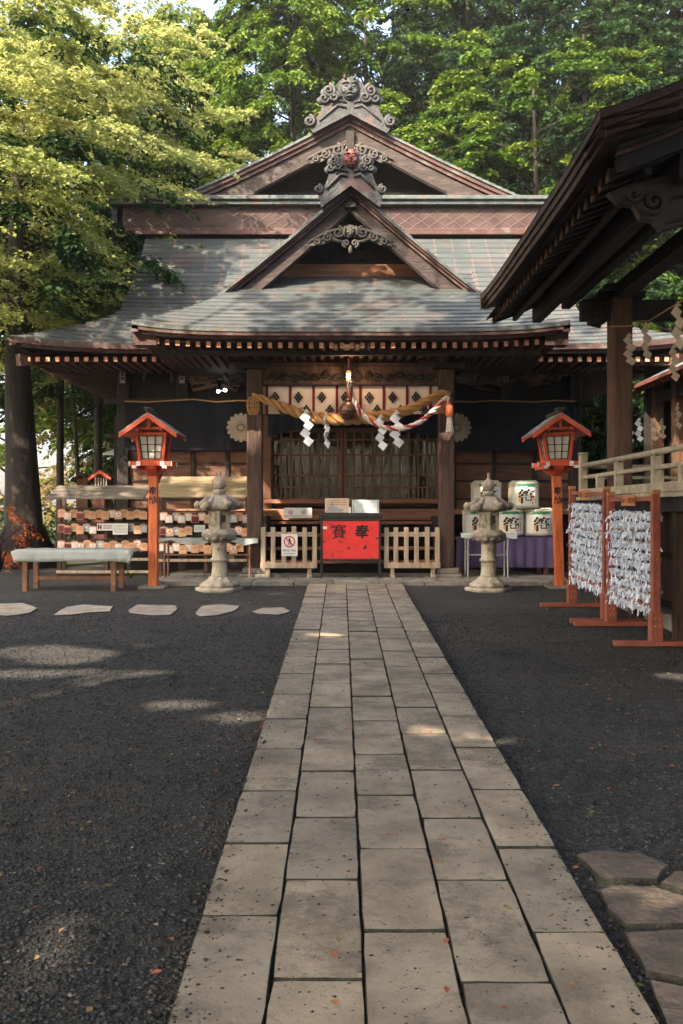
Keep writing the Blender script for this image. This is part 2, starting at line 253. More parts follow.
# ------------------------------------------------------------------ mesh helpers
ORG = {}
class MB:
    def __init__(s): s.v = []; s.f = []; s.t = []; s.m = []; s.cm = 0; s.ct = None; s.sm = []; s.cs = False
    def add(s, vs, fs, tone=None):
        o = len(s.v); s.v += [tuple(v) for v in vs]
        t = tone if tone is not None else (s.ct if s.ct is not None else .5)
        for f in fs: s.f.append(tuple(i+o for i in f)); s.t.append(t); s.m.append(s.cm); s.sm.append(s.cs)
        return s
    def box(s, x0, x1, y0, y1, z0, z1, tone=None):
        return s.add([(x0,y0,z0),(x1,y0,z0),(x1,y1,z0),(x0,y1,z0),(x0,y0,z1),(x1,y0,z1),(x1,y1,z1),(x0,y1,z1)],
            [(0,3,2,1),(4,5,6,7),(0,1,5,4),(1,2,6,5),(2,3,7,6),(3,0,4,7)], tone)
    def cbox(s, c, d, tone=None, rot=None):
        h = [x/2 for x in d]; vs = [Vector((a*h[0],b*h[1],e*h[2])) for e in (-1,1) for a,b in ((-1,-1),(1,-1),(1,1),(-1,1))]
        if rot is not None: vs = [rot @ v for v in vs]
        c = Vector(c); return s.add([v+c for v in vs], [(0,3,2,1),(4,5,6,7),(0,1,5,4),(1,2,6,5),(2,3,7,6),(3,0,4,7)], tone)
    def bar(s, p, q, w, h=None, tone=None):       # rectangular bar between two points
        p = Vector(p); q = Vector(q); d = (q-p).normalized(); h = h or w
        up = Vector((0,0,1)) if abs(d.z) < .95 else Vector((0,1,0))
        a = d.cross(up).normalized()*w/2; b = a.cross(d).normalized()*h/2
        return s.add([p-a-b,p+a-b,p+a+b,p-a+b,q-a-b,q+a-b,q+a+b,q-a+b], [(0,1,2,3),(7,6,5,4),(0,4,5,1),(1,5,6,2),(2,6,7,3),(3,7,4,0)], tone)
    def prism(s, pts, y0, y1, tone=None, fr=None):      # outline in x,z extruded in y
        n = len(pts); vs = [(p[0], y0, p[1]) for p in pts] + [(p[0], y1, p[1]) for p in pts]
        return s.add(vs, [tuple(range(n)), tuple(range(2*n-1, n-1, -1))] + [(i, i+n, (i+1)%n+n, (i+1)%n) for i in range(n)], tone)
    def prismz(s, pts, z0, z1, tone=None):
        n = len(pts); vs = [(p[0], p[1], z1) for p in pts] + [(p[0], p[1], z0) for p in pts]
        return s.add(vs, [tuple(range(n)), tuple(range(2*n-1, n-1, -1))] + [(i, i+n, (i+1)%n+n, (i+1)%n) for i in range(n)], tone)
    def lathe(s, prof, c=(0,0,0), n=24, tone=None, mod=None, cap=True):
        vs = []; fs = []
        for r, z in prof:
            for k in range(n):
                a = 2*PI*k/n; rr = r*(mod(a, z) if mod else 1); vs.append((c[0]+rr*math.cos(a), c[1]+rr*math.sin(a), c[2]+z))
        m = len(prof)
        for i in range(m-1):
            for k in range(n): fs.append((i*n+k, i*n+(k+1)%n, (i+1)*n+(k+1)%n, (i+1)*n+k))
        if cap: fs.append(tuple(range(n-1,-1,-1))); fs.append(tuple(range((m-1)*n, m*n)))
        return s.add(vs, fs, tone)
    def tube(s, pts, r, n=8, tone=None, cap=True):
        pts = [Vector(p) for p in pts]; m = len(pts); rr = r if isinstance(r, (list, tuple)) else [r]*m
        vs = []; fs = []; a = None
        for i, p in enumerate(pts):
            d = (pts[min(i+1,m-1)] - pts[max(i-1,0)]).normalized()
            if a is None: a = d.orthogonal().normalized()
            else:
                a = (a - d*a.dot(d)); a = a.normalized() if a.length > 1e-6 else d.orthogonal().normalized()
            b = d.cross(a)
            for k in range(n):
                t = 2*PI*k/n; vs.append(p + (a*math.cos(t) + b*math.sin(t))*rr[i])
        for i in range(m-1):
            for k in range(n): fs.append((i*n+k, i*n+(k+1)%n, (i+1)*n+(k+1)%n, (i+1)*n+k))
        if cap: fs.append(tuple(range(n-1,-1,-1))); fs.append(tuple(range((m-1)*n, m*n)))
        return s.add(vs, fs, tone)
    def ball(s, c, r, n=12, m=8, tone=None):
        if not isinstance(r, (list,tuple)): r = (r,r,r)
        vs = [(c[0], c[1], c[2]-r[2])]; fs = []
        for i in range(1, m):
            ph = -PI/2 + PI*i/m
            for k in range(n):
                t = 2*PI*k/n; vs.append((c[0]+r[0]*math.cos(ph)*math.cos(t), c[1]+r[1]*math.cos(ph)*math.sin(t), c[2]+r[2]*math.sin(ph)))
        vs.append((c[0], c[1], c[2]+r[2])); last = len(vs)-1
        for k in range(n): fs.append((0, 1+(k+1)%n, 1+k)); fs.append((last, 1+(m-2)*n+k, 1+(m-2)*n+(k+1)%n))
        for i in range(m-2):
            for k in range(n): fs.append((1+i*n+k, 1+i*n+(k+1)%n, 1+(i+1)*n+(k+1)%n, 1+(i+1)*n+k))
        return s.add(vs, fs, tone)
    def spiral(s, cx, y, cz, r, turns=1.4, sgn=1, w=.02, start=0, n=26, dep=1.0):   # a carved curl in the x,z plane
        pts = []; rr = []
        for i in range(n):
            t = i/(n-1); a = start + sgn*turns*2*PI*t; q = r*(1-.86*t)
            pts.append((cx+q*math.cos(a), y - dep*w*t, cz+q*math.sin(a))); rr.append(w*(1-.35*t))
        return s.tube(pts, rr, 6)
    def xf(s, M, i0=0):
        s.v = s.v[:i0] + [tuple(M @ Vector(v)) for v in s.v[i0:]]; return s
    def build(s, name, mats, parent=None, world=True, bevel=0, smooth=None, solid=0, sub=0, split=None):
        if split is not None:
            if split == 'islands':
                p = list(range(len(s.v)))
                def fd(i):
                    while p[i] != i: p[i] = p[p[i]]; i = p[i]
                    return i
                for f in s.f:
                    for i in f[1:]: p[fd(i)] = fd(f[0])
                key = [fd(f[0]) for f in s.f]
            else: key = [split(sum((Vector(s.v[i]) for i in f), Vector())/len(f)) for f in s.f]
            outs = []
            for g in dict.fromkeys(key):
                q = MB(); mp = {}
                for f, t, m_, sm_, k in zip(s.f, s.t, s.m, s.sm, key):
                    if k != g: continue
                    for i in f:
                        if i not in mp: mp[i] = len(q.v); q.v.append(s.v[i])
                    q.f.append(tuple(mp[i] for i in f)); q.t.append(t); q.m.append(m_); q.sm.append(sm_)
                outs.append(q.build(name, mats, parent, world, bevel, smooth))
            return outs[0]
        me = bpy.data.meshes.new(name)
        org = ORG.get(parent.name, Vector()) if (parent is not None and world) else Vector()
        me.from_pydata([tuple(Vector(v)-org) for v in s.v], [], s.f)
        if not isinstance(mats, (list,tuple)): mats = [mats]
        for m in mats: me.materials.append(m)
        me.polygons.foreach_set('material_index', s.m)
        at = me.attributes.new('tone', 'FLOAT', 'FACE'); at.data.foreach_set('value', s.t)
        sm = s.sm if smooth is None else [smooth]*len(s.f)
        me.polygons.foreach_set('use_smooth', sm); me.update()
        o = bpy.data.objects.new(name, me); COL.objects.link(o)
        if parent is not None: o.parent = parent; ORG[o.name] = org
        if bevel:
            b = o.modifiers.new('b', 'BEVEL'); b.width = bevel; b.segments = 2; b.limit_method = 'ANGLE'; b.angle_limit = R(40)
        return o
def tag(o, label, cat, group=None, kind=None):
    o['label'] = label
    if cat: o['category'] = cat
    if group: o['group'] = group
    if kind: o['kind'] = kind
    return o
def T(name, label, cat, loc=(0,0,0), rz=0, group=None):
    o = bpy.data.objects.new(name, None); COL.objects.link(o); o.empty_display_size = .2
    o.location = loc; o.rotation_euler = (0,0,rz); ORG[o.name] = Vector(loc); tag(o, label, cat, group); return o
def dup(root, loc, label, rz=0, group=None, sc=None):
    def cp(o, par):
        c = o.copy(); COL.objects.link(c); c.parent = par
        for k in [x for x in o.children]: cp(k, c)
        return c
    kids = list(root.children); r = root.copy(); COL.objects.link(r)
    for k in kids: cp(k, r)
    r.location = loc; r.rotation_euler = (0,0,rz); r['label'] = label
    if group: r['group'] = group
    if sc: r.scale = sc if isinstance(sc, tuple) else (sc,)*3
    return r
def struct(name, mb, m, label=None, **k):
    o = mb.build(name, m, **k); o['kind'] = 'structure'
    if label: o['label'] = label
    return o
def textverts(body, size, off=0.0):
    c = bpy.data.curves.new('txt', 'FONT'); c.body = body; c.size = size; c.align_x = 'CENTER'; c.resolution_u = 3; c.offset = off
    o = bpy.data.objects.new('txt', c); COL.objects.link(o); bpy.context.view_layer.update()
    m = o.to_mesh(); vs = [Vector(v.co) for v in m.vertices]; fs = [tuple(p.vertices) for p in m.polygons]
    o.to_mesh_clear(); bpy.data.objects.remove(o); bpy.data.curves.remove(c)
    if vs:
        x0 = min(v.x for v in vs); x1 = max(v.x for v in vs); y0 = min(v.y for v in vs); y1 = max(v.y for v in vs)
        cc = Vector(((x0+x1)/2, (y0+y1)/2, 0)); vs = [v-cc for v in vs]
    return vs, fs
def addtext(mb, body, size, fn, off=0.0):
    vs, fs = textverts(body, size, off); mb.add([fn(v) for v in vs], fs)

# ------------------------------------------------------------------ sun direction and the gaps the sun comes through
SUN_EL = R(39); SUN_AZ = R(140)      # high on the left, a little behind the camera
SD = Vector((-math.sin(SUN_AZ)*math.cos(SUN_EL), math.cos(SUN_AZ)*math.cos(SUN_EL), math.sin(SUN_EL)))  # towards the sun

# ------------------------------------------------------------------ ground
def ground():
    xs = [-400,-150,-80,-50,-35,-25,-20,-16,-12,-10,-8,-6,-4,-2,0,2,4,6,8,10,12,16,20,25,35,50,80,150,400]
    ys = [-300,-100,-50,-30,-20,-10,-5,0,2,4,6,8,10,12,14,15.15,16,18,20,23,26,29,32,35,38,41,45,50,56,63,72,85,110,160,300,500]
    def h(x, y):
        z = gz(y)
        t = max(0, min(1, (y-30)/45)); k = max(0, min(1, (x+5)/7)); k = k*k*(3-2*k)
        z += (t**1.2)*(.5+33*k)
        t2 = max(0, min(1, (x-14)/30)); z += t2*2*max(0, min(1, (y-5)/20))
        if y < -5: z += max(0, min(1, (-y-14)/40))*1.5
        return z
    mb = MB(); mb.cs = True
    vs = [(x,y,h(x,y)) for y in ys for x in xs]; n = len(xs)
    mb.add(vs, [(j*n+i, j*n+i+1, (j+1)*n+i+1, (j+1)*n+i) for j in range(len(ys)-1) for i in range(n-1)])
    struct('ground', mb, M_ground, 'dark fine gravel forecourt')
    return h
GH = ground()

def slab(mb, x0, x1, y0, y1, zt, th, tone):
    # irregular stone slab with worn edges on sloping ground
    n = 5
    def edge(a, b, fixed, vert):
        out = []
        for i in range(n):
            t = i/n; q = a + (b-a)*t; j = U(-.002,.002)
            out.append((fixed+j, q) if vert else (q, fixed+j))
        return out
    pts = edge(x0,x1,y0,False) + edge(y0,y1,x1,True) + edge(x1,x0,y1,False) + edge(y1,y0,x0,True)
    for q in (0,5,10,15):                      # worn corners
        a = U(.002,.008); p = pts[q]; pts[q] = (p[0]+(a if p[0] < (x0+x1)/2 else -a), p[1]+(a if p[1] < (y0+y1)/2 else -a)*.8)
    stone(mb, pts, zt, th, tone, .005, 1)
def stone(mb, pts, zt, th, tone, round_=.012, side=None):
    cx = sum(p[0] for p in pts)/len(pts); cy = sum(p[1] for p in pts)/len(pts); n = len(pts)
    tilt = (U(-.004,.004), U(-.004,.004))
    def z(p): return gz(p[1]) + zt + (p[0]-cx)*tilt[0] + (p[1]-cy)*tilt[1]
    vs = []
    for k, (ins, dz) in enumerate(((0,-th),(0,-round_),(round_*.9,0))):
        for p in pts:
            d = Vector((cx-p[0], cy-p[1])); l = d.length or 1; q = (p[0]+d.x/l*ins, p[1]+d.y/l*ins); vs.append((q[0], q[1], z(q)+dz))
    m0 = mb.cm; mb.add(vs, [tuple(range(2*n, 3*n))], tone)
    if side is not None: mb.cm = side
    mb.add(vs, [(n+i, n+(i+1)%n, 2*n+(i+1)%n, 2*n+i) for i in range(n)], tone)
    mb.add(vs[:2*n], [(i, (i+1)%n, n+(i+1)%n, n+i) for i in range(n)], tone); mb.cm = m0
def path():
    mb = MB(); mb.cm = 0
    cols = [-.505,-.222,.072,.366,.655,.915]
    for c in range(5):
        y = (3.56 if c % 2 == 0 else 3.15) - 4*.755; x0 = cols[c]; x1 = cols[c+1]
        while y < 15.05:
            y1 = min(y + .755 + U(-.05,.05), 15.06)
            if 15.06 - y1 < .2: y1 = 15.06
            slab(mb, x0+U(.002,.004), x1-U(.002,.004), y+.0045, y1-.0045, .040+U(-.004,.004), .06, U(0,1)); y = y1
    mb.cm = 1
    mb.add([(-.505,.3,gz(.3)+.02),(.915,.3,gz(.3)+.02),(.915,15.08,gz(15.08)+.02),(-.505,15.08,gz(15.08)+.02)], [(0,1,2,3)])
    struct('path', mb, [M_slab, M_soil], 'straight stone slab path leading up to the shrine steps')
path()
def loose_stones():
    # five stepping stones
    px = [(-14,38,604,617),(53,114,604,617),(127,178,605,617),(195,240,605,617.5),(251,291,608,616)]
    lab = ['pale flat stepping stone cut off by the left picture edge, leftmost of the row','pale angular stepping stone with a pointed left end, in front of the sheet covered table','pale rectangular stepping stone in front of the left red lantern','pale stepping stone with a slanted left side, in front of the left stone lantern','small pale stepping stone nearest the slab path, rightmost of the row']
    shp = [[(0,.5),(.2,.95),(.7,1),(1,.6),(.85,.25),(.4,.0),(.1,.1)],
           [(0,.05),(.22,.7),(.5,.9),(1,.75),(.95,.35),(.55,.25),(.3,.1)],
           [(.02,.5),(.2,.95),(.95,.9),(1,.55),(.85,.1),(.5,.05),(.05,.25)],
           [(0,.3),(.15,.85),(.6,1),(1,.85),(.85,.4),(.5,.1),(.1,.0)],
           [(0,.4),(.3,.9),(.8,.95),(1,.5),(.7,.05),(.2,.1)]]
    for (a,b,c,d), l, sh in zip(px, lab, shp):
        pts = []
        for u, v in sh:
            py = d + (c-d)*v; y = 1600/(py-480.0); pts.append((QX(a+(b-a)*u, y), y))
        # refine outline
        P = []
        for i in range(len(pts)):
            p = pts[i]; q = pts[(i+1)%len(pts)]; P += [p, ((p[0]+q[0])/2+U(-.02,.02), (p[1]+q[1])/2+U(-.02,.02))]
        mb = MB(); stone(mb, P, .014, .05, U(.1,.9), .012, 1); tag(mb.build('stepping_stone', [M_pale, M_soil]), l, 'stepping stone', 'stepping stones in a row before the shrine')
    fl = [([(576,860),(591,855),(641,858),(669,870),(656,884),(601,883)],'rough flagstone right of the path, farthest one touching the gravel'),
          ([(599,895),(611,891),(651,891),(690,903),(690,929),(626,931),(609,915)],'rough brown flagstone with broad straight front edge, second from the back'),
          ([(624,938),(690,934),(705,990),(646,978)],'dark flagstone right of the path with a pointed lower corner, second from the front'),
          ([(661,887),(676,876),(715,880),(715,901),(690,898)],'flagstone cut by the right picture edge, beside the two rear flagstones'),
          ([(650,986),(705,997),(715,1050),(668,1040)],'dark flagstone at the lower right picture corner, nearest to the camera')]
    for pl, l in fl:
        pts = []
        for a, b in pl:
            y = 1600/(b-480.0); pts.append((QX(a, y), y))
        P = []
        for i in range(len(pts)):
            p = pts[i]; q = pts[(i+1)%len(pts)]
            for t in (0,.33,.66): P.append((p[0]+(q[0]-p[0])*t+U(-.006,.006), p[1]+(q[1]-p[1])*t+U(-.006,.006)))
        P.reverse() if sum((P[i][0]*P[(i+1)%len(P)][1]-P[(i+1)%len(P)][0]*P[i][1]) for i in range(len(P))) < 0 else None
        mb = MB(); stone(mb, P, .022, .05, U(.2,.8), .006, 1); tag(mb.build('flagstone', [M_flag, M_soil]), l, 'flagstone', 'rough flagstones beside the path')
loose_stones()
def scatter():
    rs = np.random.RandomState(3)
    n = 75000; y = 2.4 + 9.5*rs.rand(n)**1.5; x = (rs.rand(n)*2-1)*(y*.38+.25)
    keep = ~((x > -.52) & (x < .93)); edge = rs.rand(n) < .07
    keep = keep | (edge & ((x < -.44) | (x > .85))); x = x[keep]; y = y[keep]; n = len(x)
    s = .004 + .010*rs.rand(n)**3; zb = .03*y + np.where((x > -.51) & (x < .92), .042, 0)
    oc = np.array([(1,0,0),(0,1,0),(-1,0,0),(0,-1,0),(0,0,.6),(0,0,-.6)], float)
    V = oc[None]*(.7+.6*rs.rand(n,6,1)); a = rs.rand(n)*6.28; c, si = np.cos(a)[:,None], np.sin(a)[:,None]
    V = np.stack([V[:,:,0]*c-V[:,:,1]*si, V[:,:,0]*si+V[:,:,1]*c, V[:,:,2]], 2)*s[:,None,None]
    V += np.stack([x, y, zb+s*.3], 1)[:,None]
    F0 = np.array([(0,1,4),(1,2,4),(2,3,4),(3,0,4),(1,0,5),(2,1,5),(3,2,5),(0,3,5)])
    o = npmesh('gravel', V.reshape(-1,3), (F0[None]+6*np.arange(n)[:,None,None]).reshape(-1,3), np.repeat(rs.rand(n), 8), M_stones)
    o['kind'] = 'stuff'; o['label'] = 'loose dark gravel stones strewn over the forecourt'
    # crumbs of dirt and fallen leaves
    n = 5200; y = 2.6+12*rs.rand(n)**1.3; x = -.5+1.42*rs.rand(n); q = rs.rand(n) < .45; x = np.where(q & (rs.rand(n)<.5), -.5+.12*rs.rand(n)**2, np.where(q, .91-.12*rs.rand(n)**2, x)); s = .002+.007*rs.rand(n)**3
    V = oc[None]*(.6+.8*rs.rand(n,6,1))*s[:,None,None]; V[:,:,2] *= .5; V += np.stack([x, y, .03*y+.040+s*.2], 1)[:,None]
    o = npmesh('dirt_crumbs', V.reshape(-1,3), (F0[None]+6*np.arange(n)[:,None,None]).reshape(-1,3), np.repeat(rs.rand(n)*.4, 8), M_soil)
    o['kind'] = 'stuff'; o['label'] = 'crumbs of dark dirt lying on the stone path'
    n = 620; y = 2.7+11.5*rs.rand(n)**1.2; x = (rs.rand(n)*2-1)*(y*.36+.2); on = (x > -.5) & (x < .92); keep = ~on | (rs.rand(n) < .3); x=x[keep]; y=y[keep]; on=on[keep]; n=len(x)
    C = np.stack([x, y, .03*y+.014+.032*on], 1); az = rs.rand(n)*6.28
    leafquads('fallen_leaves', C, np.stack([np.cos(az), np.sin(az), .15*rs.randn(n)], 1), np.stack([.25*rs.randn(n), .25*rs.randn(n), np.ones(n)], 1), .022+.02*rs.rand(n), rs.rand(n), M_fallen, .6, link='fallen_leaves')
def npmesh(name, V, F, tone, m, parent=None, link=True):
    me = bpy.data.meshes.new(name); nf = len(F); k = F.shape[1]
    me.vertices.add(len(V)); me.vertices.foreach_set('co', V.astype(np.float32).ravel())
    me.loops.add(nf*k); me.loops.foreach_set('vertex_index', F.astype(np.int32).ravel())
    me.polygons.add(nf); me.polygons.foreach_set('loop_start', np.arange(0, nf*k, k, dtype=np.int32))
    me.update(calc_edges=True); me.materials.append(m)
    at = me.attributes.new('tone', 'FLOAT', 'FACE'); at.data.foreach_set('value', np.asarray(tone, np.float32))
    if not link: return me
    o = bpy.data.objects.new(name, me); COL.objects.link(o)
    if parent: o.parent = parent
    return o
def leafquads(name, C, D, Nn, size, tone, m, wid=.55, link=False):
    D = D/np.linalg.norm(D, axis=1, keepdims=True); S = np.cross(D, Nn); S /= (np.linalg.norm(S, axis=1, keepdims=True)+1e-9); Nn = np.cross(S, D)
    s = size[:,None]
    V = np.stack([C-D*s*.5, C+S*s*wid*.5+Nn*s*.12, C+D*s*.5, C-S*s*wid*.5+Nn*s*.12], 1).reshape(-1,3)
    n = len(C); b = 4*np.arange(n)[:,None]
    F = np.concatenate([b+np.array([[0,1,2]]), b+np.array([[0,2,3]])], 1).reshape(-1,3)
    T2 = np.repeat(tone, 2)
    if link:
        o = npmesh(name, V, F, T2, m); o['kind'] = 'stuff'; o['label'] = 'fallen brown and red leaves scattered over path and gravel'; return o
    return npmesh(name, V, F, T2, m, link=False)
scatter()

# ------------------------------------------------------------------ platform in front of the hall
def platform():
    mb = MB(); z = .52; x = QX(158, 15.1)
    cells = []
    xs = x
    while xs < QX(545, 15.1):
        w = U(.55,.8); mb.box(xs+.004, xs+w-.004, 15.13+U(-.015,.015), 15.62, .3, z+U(-.006,.004), U(0,1)); xs += w
    y = 15.63; r = 0
    while y < 18.2:
        xx = x - U(0,.3); d = .52
        while xx < QX(545, 15.1):
            w = U(.5,.7); mb.box(xx+.004, xx+w-.004, y+.004, y+d-.004, .3, z-.004+U(-.003,.003), U(0,1)); xx += w
        y += d
    mb.cm = 1; mb.box(x, QX(545,15.1), 15.2, 18.2, .3, z-.02)
    struct('paved_platform', mb, [M_kerb, M_soil], 'low stone platform in front of the hall', bevel=.012)
    mb = MB(); mb.cm = 0      # pale step edge joining the path
    xx = -.5
    while xx < .9: mb.box(xx+.004, min(xx+.36,.92)-.004, 15.085, 15.125, .3, .5, U(0,1)); xx += .36
platform()

# ------------------------------------------------------------------ roofs
def sheetroof(mb, P, w, ns, cx, joint=.36, lip=.034, seam=.012, extra=None, sub=1, seamfrac=.8):
    """courses of copper sheet with a lip at every course; P(x,s)->point, w(s)->half width"""
    j0 = [cx + k*joint for k in range(-40, 41)]
    for i in range(ns):
        s0 = i/ns; s1 = (i+1)/ns; w0 = w(s0); w1 = w(s1)
        cuts = [cx-w0] + [x for x in j0 if abs(x-cx) < w0-.03] + [cx+w0]
        segs = []
        for a, b in zip(cuts[:-1], cuts[1:]):
            t = U(.28,.55)
            m = (a+b)/2
            if b-a > .2 and U(0,1) < seamfrac: segs.append((a, b-seam, t)); segs.append((b-seam, b, 1.0))
            else: segs.append((a, b, t))
        cl = lambda x: max(cx-w1, min(cx+w1, x))
        for a, b, t in segs:
            A = Vector(P(a,s0)); B = Vector(P(b,s0)); L = Vector((0,0,lip if t < .9 else lip+.004))
            C = Vector(P(cl(b),s1)); D = Vector(P(cl(a),s1)); e = Vector((0,0,.004 if t > .9 else 0))
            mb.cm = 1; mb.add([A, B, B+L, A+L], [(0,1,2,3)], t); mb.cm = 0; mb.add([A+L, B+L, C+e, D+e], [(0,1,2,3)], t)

HC = .14           # centre line of the hall
hall = T('shrine_hall', 'dark timber shrine hall with stepped copper roofs and two stacked front gables', 'shrine', (HC, 17, .5))
def roofs():
    # ---- main roof, front slope
    W0 = 5.86
    def w(s): return 4.25 + (1.61*(1-s/.36)**1.5 if s < .36 else 0)
    def P(x, s):
        y = 17.2 + 3.8*s; z = 4.43 + 2.87*(.70*s+.30*s*s); u = abs(x-HC)/w(s)
        return (x, y, z + .15*u**6*(1-s)**3)
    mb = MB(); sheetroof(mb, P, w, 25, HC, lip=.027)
    mb.cs = False
    # side slopes and back (seen only from elsewhere)
    for sg in (-1, 1):
        rows = []
        for k in range(9):
            s = .36*k/8; hw = w(s); zz = P(HC+sg*hw, s)[2]; rows.append(((HC+sg*hw, P(0,s)[1], zz), (HC+sg*hw, 27.5-3.8*s*1.0, zz)))
        for a, b in zip(rows[:-1], rows[1:]): mb.add([a[0], b[0], b[1], a[1]], [(0,1,2,3) if sg < 0 else (3,2,1,0)], .4)
        g = [P(HC+sg*4.25, .36+ .64*k/6) for k in range(7)]; gb = [(p[0], 44.7-p[1]-.0, p[2]) for p in g]
        mb.add(g + gb[::-1], [tuple(range(14))], .3)
    bk = [(P(HC,k/8)) for k in range(9)]
    for k in range(8):
        a = bk[k]; b = bk[k+1]; wa = w(k/8); wb = w((k+1)/8)
        mb.add([(HC-wa,44.7-a[1],a[2]),(HC+wa,44.7-a[1],a[2]),(HC+wb,44.7-b[1],b[2]),(HC-wb,44.7-b[1],b[2])], [(0,1,2,3)], .4)
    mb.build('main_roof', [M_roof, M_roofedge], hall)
    # eave fascia follows the roof edge, two mouldings
    mb = MB()
    n = 40; ring = []
    xs = [HC-W0 + 2*W0*k/n for k in range(n+1)]
    for a, b in zip(xs[:-1], xs[1:]):
        for (y0,y1,d0,d1) in ((17.19,17.3,0,.075),(17.25,17.36,.077,.13)):
            za = P(a,0)[2]; zb = P(b,0)[2]
            mb.add([(a,y0,za-d1),(b,y0,zb-d1),(b,y0,zb-d0),(a,y0,za-d0),(a,y1,za-d1),(b,y1,zb-d1),(b,y1,zb-d0),(a,y1,za-d0)], [(0,1,2,3),(0,4,5,1),(3,2,6,7)])
    for sg in (-1,1):
        x = HC+sg*W0; z = P(x,0)[2]; mb.box(min(x,x-sg*.12), max(x,x-sg*.12), 17.2, 27.5, z-.14, z-.002)
    mb.build('eave_fascia', M_fascia, hall)
    # soffit
    mb = MB()
    zs = 4.27; mb.add([(HC-W0+.08,17.3,zs+.05),(HC+W0-.08,17.3,zs+.05),(HC+4.2,19,4.62),(HC-4.2,19,4.62)], [(0,1,2,3)])
    for sg in (-1,1): mb.add([(HC+sg*(W0-.08),17.3,zs+.05),(HC+sg*(W0-.08),27.4,zs+.05),(HC+sg*4.2,25,4.62),(HC+sg*4.2,19,4.62)], [(0,1,2,3)])
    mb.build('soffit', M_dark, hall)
    mb = MB(); me = MB(); x = HC-W0+.28
    while x < HC+W0-.2:
        if not (HC-3.0 < x < HC+3.0):
            mb.box(x-.035, x+.035, 17.38, 18.9, 4.185, 4.265); me.box(x-.036, x+.036, 17.365, 17.379, 4.18, 4.26, U(0,1))
        x += .168
    y = 17.5
    while y < 27:
        for sg in (-1,1): a = HC+sg*(W0-.15); b = HC+sg*(W0-1.5); mb.box(min(a,b), max(a,b), y-.035, y+.035, 4.185, 4.265)
        y += .168*2
    mb.build('rafters', M_rafterside, hall, split=lambda c: c.x > HC); me.build('rafter_ends', M_rafter, hall, split=lambda c: c.x > HC)
    mb = MB()
    for sg in (-1,1): mb.bar((HC+sg*(W0-.12),17.32,4.2),(HC+sg*4.1,19,4.45),.16,.2)
    mb.build('hip_rafter', M_rafterside, hall, split='islands')
    # ---- box ridge
    mb = MB(); RY = 20.95
    mb.box(HC-4.72, HC+4.72, RY, RY+.6, 7.5, 7.93); mb.build('ridge_scales', M_scales, hall)
    mb = MB(); mb.box(HC-4.78, HC+4.78, RY-.06, RY+.66, 7.36, 7.43); mb.box(HC-4.75, HC+4.75, RY-.03, RY+.63, 7.433, 7.5)
    mb.box(HC-4.74, HC+4.74, RY-.02, RY+.62, 7.93, 7.96)
    mb.build('ridge_base', M_fascia, hall, bevel=.01)
    mb = MB(); mb.box(HC-4.95, HC+4.95, RY-.14, RY+.74, 7.963, 8.05); mb.box(HC-5.05, HC+5.05, RY-.2, RY+.8, 8.053, 8.14)
    mb.build('ridge_cap', M_verdi, hall, bevel=.015)
    for sg in (-1,1):
        mb = MB(); x = HC+sg*4.85; mb.box(min(x,x+sg*.12), max(x,x+sg*.12), RY+.05, RY+.55, 7.3, 7.95); mb.spiral(x+sg*.1, RY+.1, 7.35, .18, 1.3, sg, .05); mb.build('ridge_end_ornament', M_oni, hall)
    # ---- porch roof
    Wp = 3.27
    def wp(s): return 2.13 + (Wp-2.13)*(1-s/.62)**1.08 if s < .62 else 2.13
    def zp(s): return 4.30 + 1.5*(.82*s + .18*s*s)
    def PP(x, s): u = abs(x-HC)/wp(s); return (x, 14.9+2.65*s, zp(s) + .11*u**5*(1-s)**3)
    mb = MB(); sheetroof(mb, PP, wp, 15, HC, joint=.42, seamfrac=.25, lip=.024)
    for sg in (-1,1):
        rows = []
        for k in range(9):
            s = .62*k/8; p = PP(HC+sg*wp(s), s); rows.append((p, (p[0], 18.6, p[2])))
        for a, b in zip(rows[:-1], rows[1:]): mb.add([a[0], b[0], b[1], a[1]], [(0,1,2,3) if sg < 0 else (3,2,1,0)], .4)
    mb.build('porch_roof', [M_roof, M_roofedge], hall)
    mb = MB(); xs = [HC-Wp + 2*Wp*k/30 for k in range(31)]
    for a, b in zip(xs[:-1], xs[1:]):
        za = PP(a,0)[2]; zb = PP(b,0)[2]
        for (y0,y1,d0,d1,m) in ((14.885,15.0,0,.045,1),(14.9,15.0,.047,.10,0),(14.95,15.1,.102,.15,0)):
            mb.cm = m; mb.add([(a,y0,za-d1),(b,y0,zb-d1),(b,y0,zb-d0),(a,y0,za-d0),(a,y1,za-d1),(b,y1,zb-d1),(b,y1,zb-d0),(a,y1,za-d0)], [(0,1,2,3),(0,4,5,1),(3,2,6,7)])
    mb.cm = 0
    for sg in (-1,1):
        x = HC+sg*Wp; z = PP(x,0)[2]; mb.box(min(x,x-sg*.1), max(x,x-sg*.1), 14.9, 18, z-.15, z-.003)
        mb.box(min(x,x-sg*.35)-.0, max(x,x-sg*.35), 15.02, 15.3, z-.33, z-.152)
    mb.build('porch_fascia', [M_fascia, M_verdi], hall)
    mb = MB(); me = MB(); x = HC-Wp+.2
    while x < HC+Wp-.12:
        u = abs(x-HC)/Wp; dz = .11*u**5
        mb.box(x-.03, x+.03, 15.06, 17.5, 4.045+dz, 4.125+dz); me.box(x-.031, x+.031, 15.045, 15.06, 4.04+dz, 4.12+dz, U(0,1)); x += .1545
    mb.build('porch_rafters', M_rafterside, hall); me.build('porch_rafter_ends', M_rafter, hall)
    mb = MB(); mb.box(HC-Wp+.1, HC+Wp-.1, 15.05, 18.9, 4.128, 4.15); mb.box(HC-Wp+.35, HC+Wp-.35, 15.3, 15.4, 3.97, 4.04)
    mb.build('porch_soffit', M_dark, hall)
    return PP
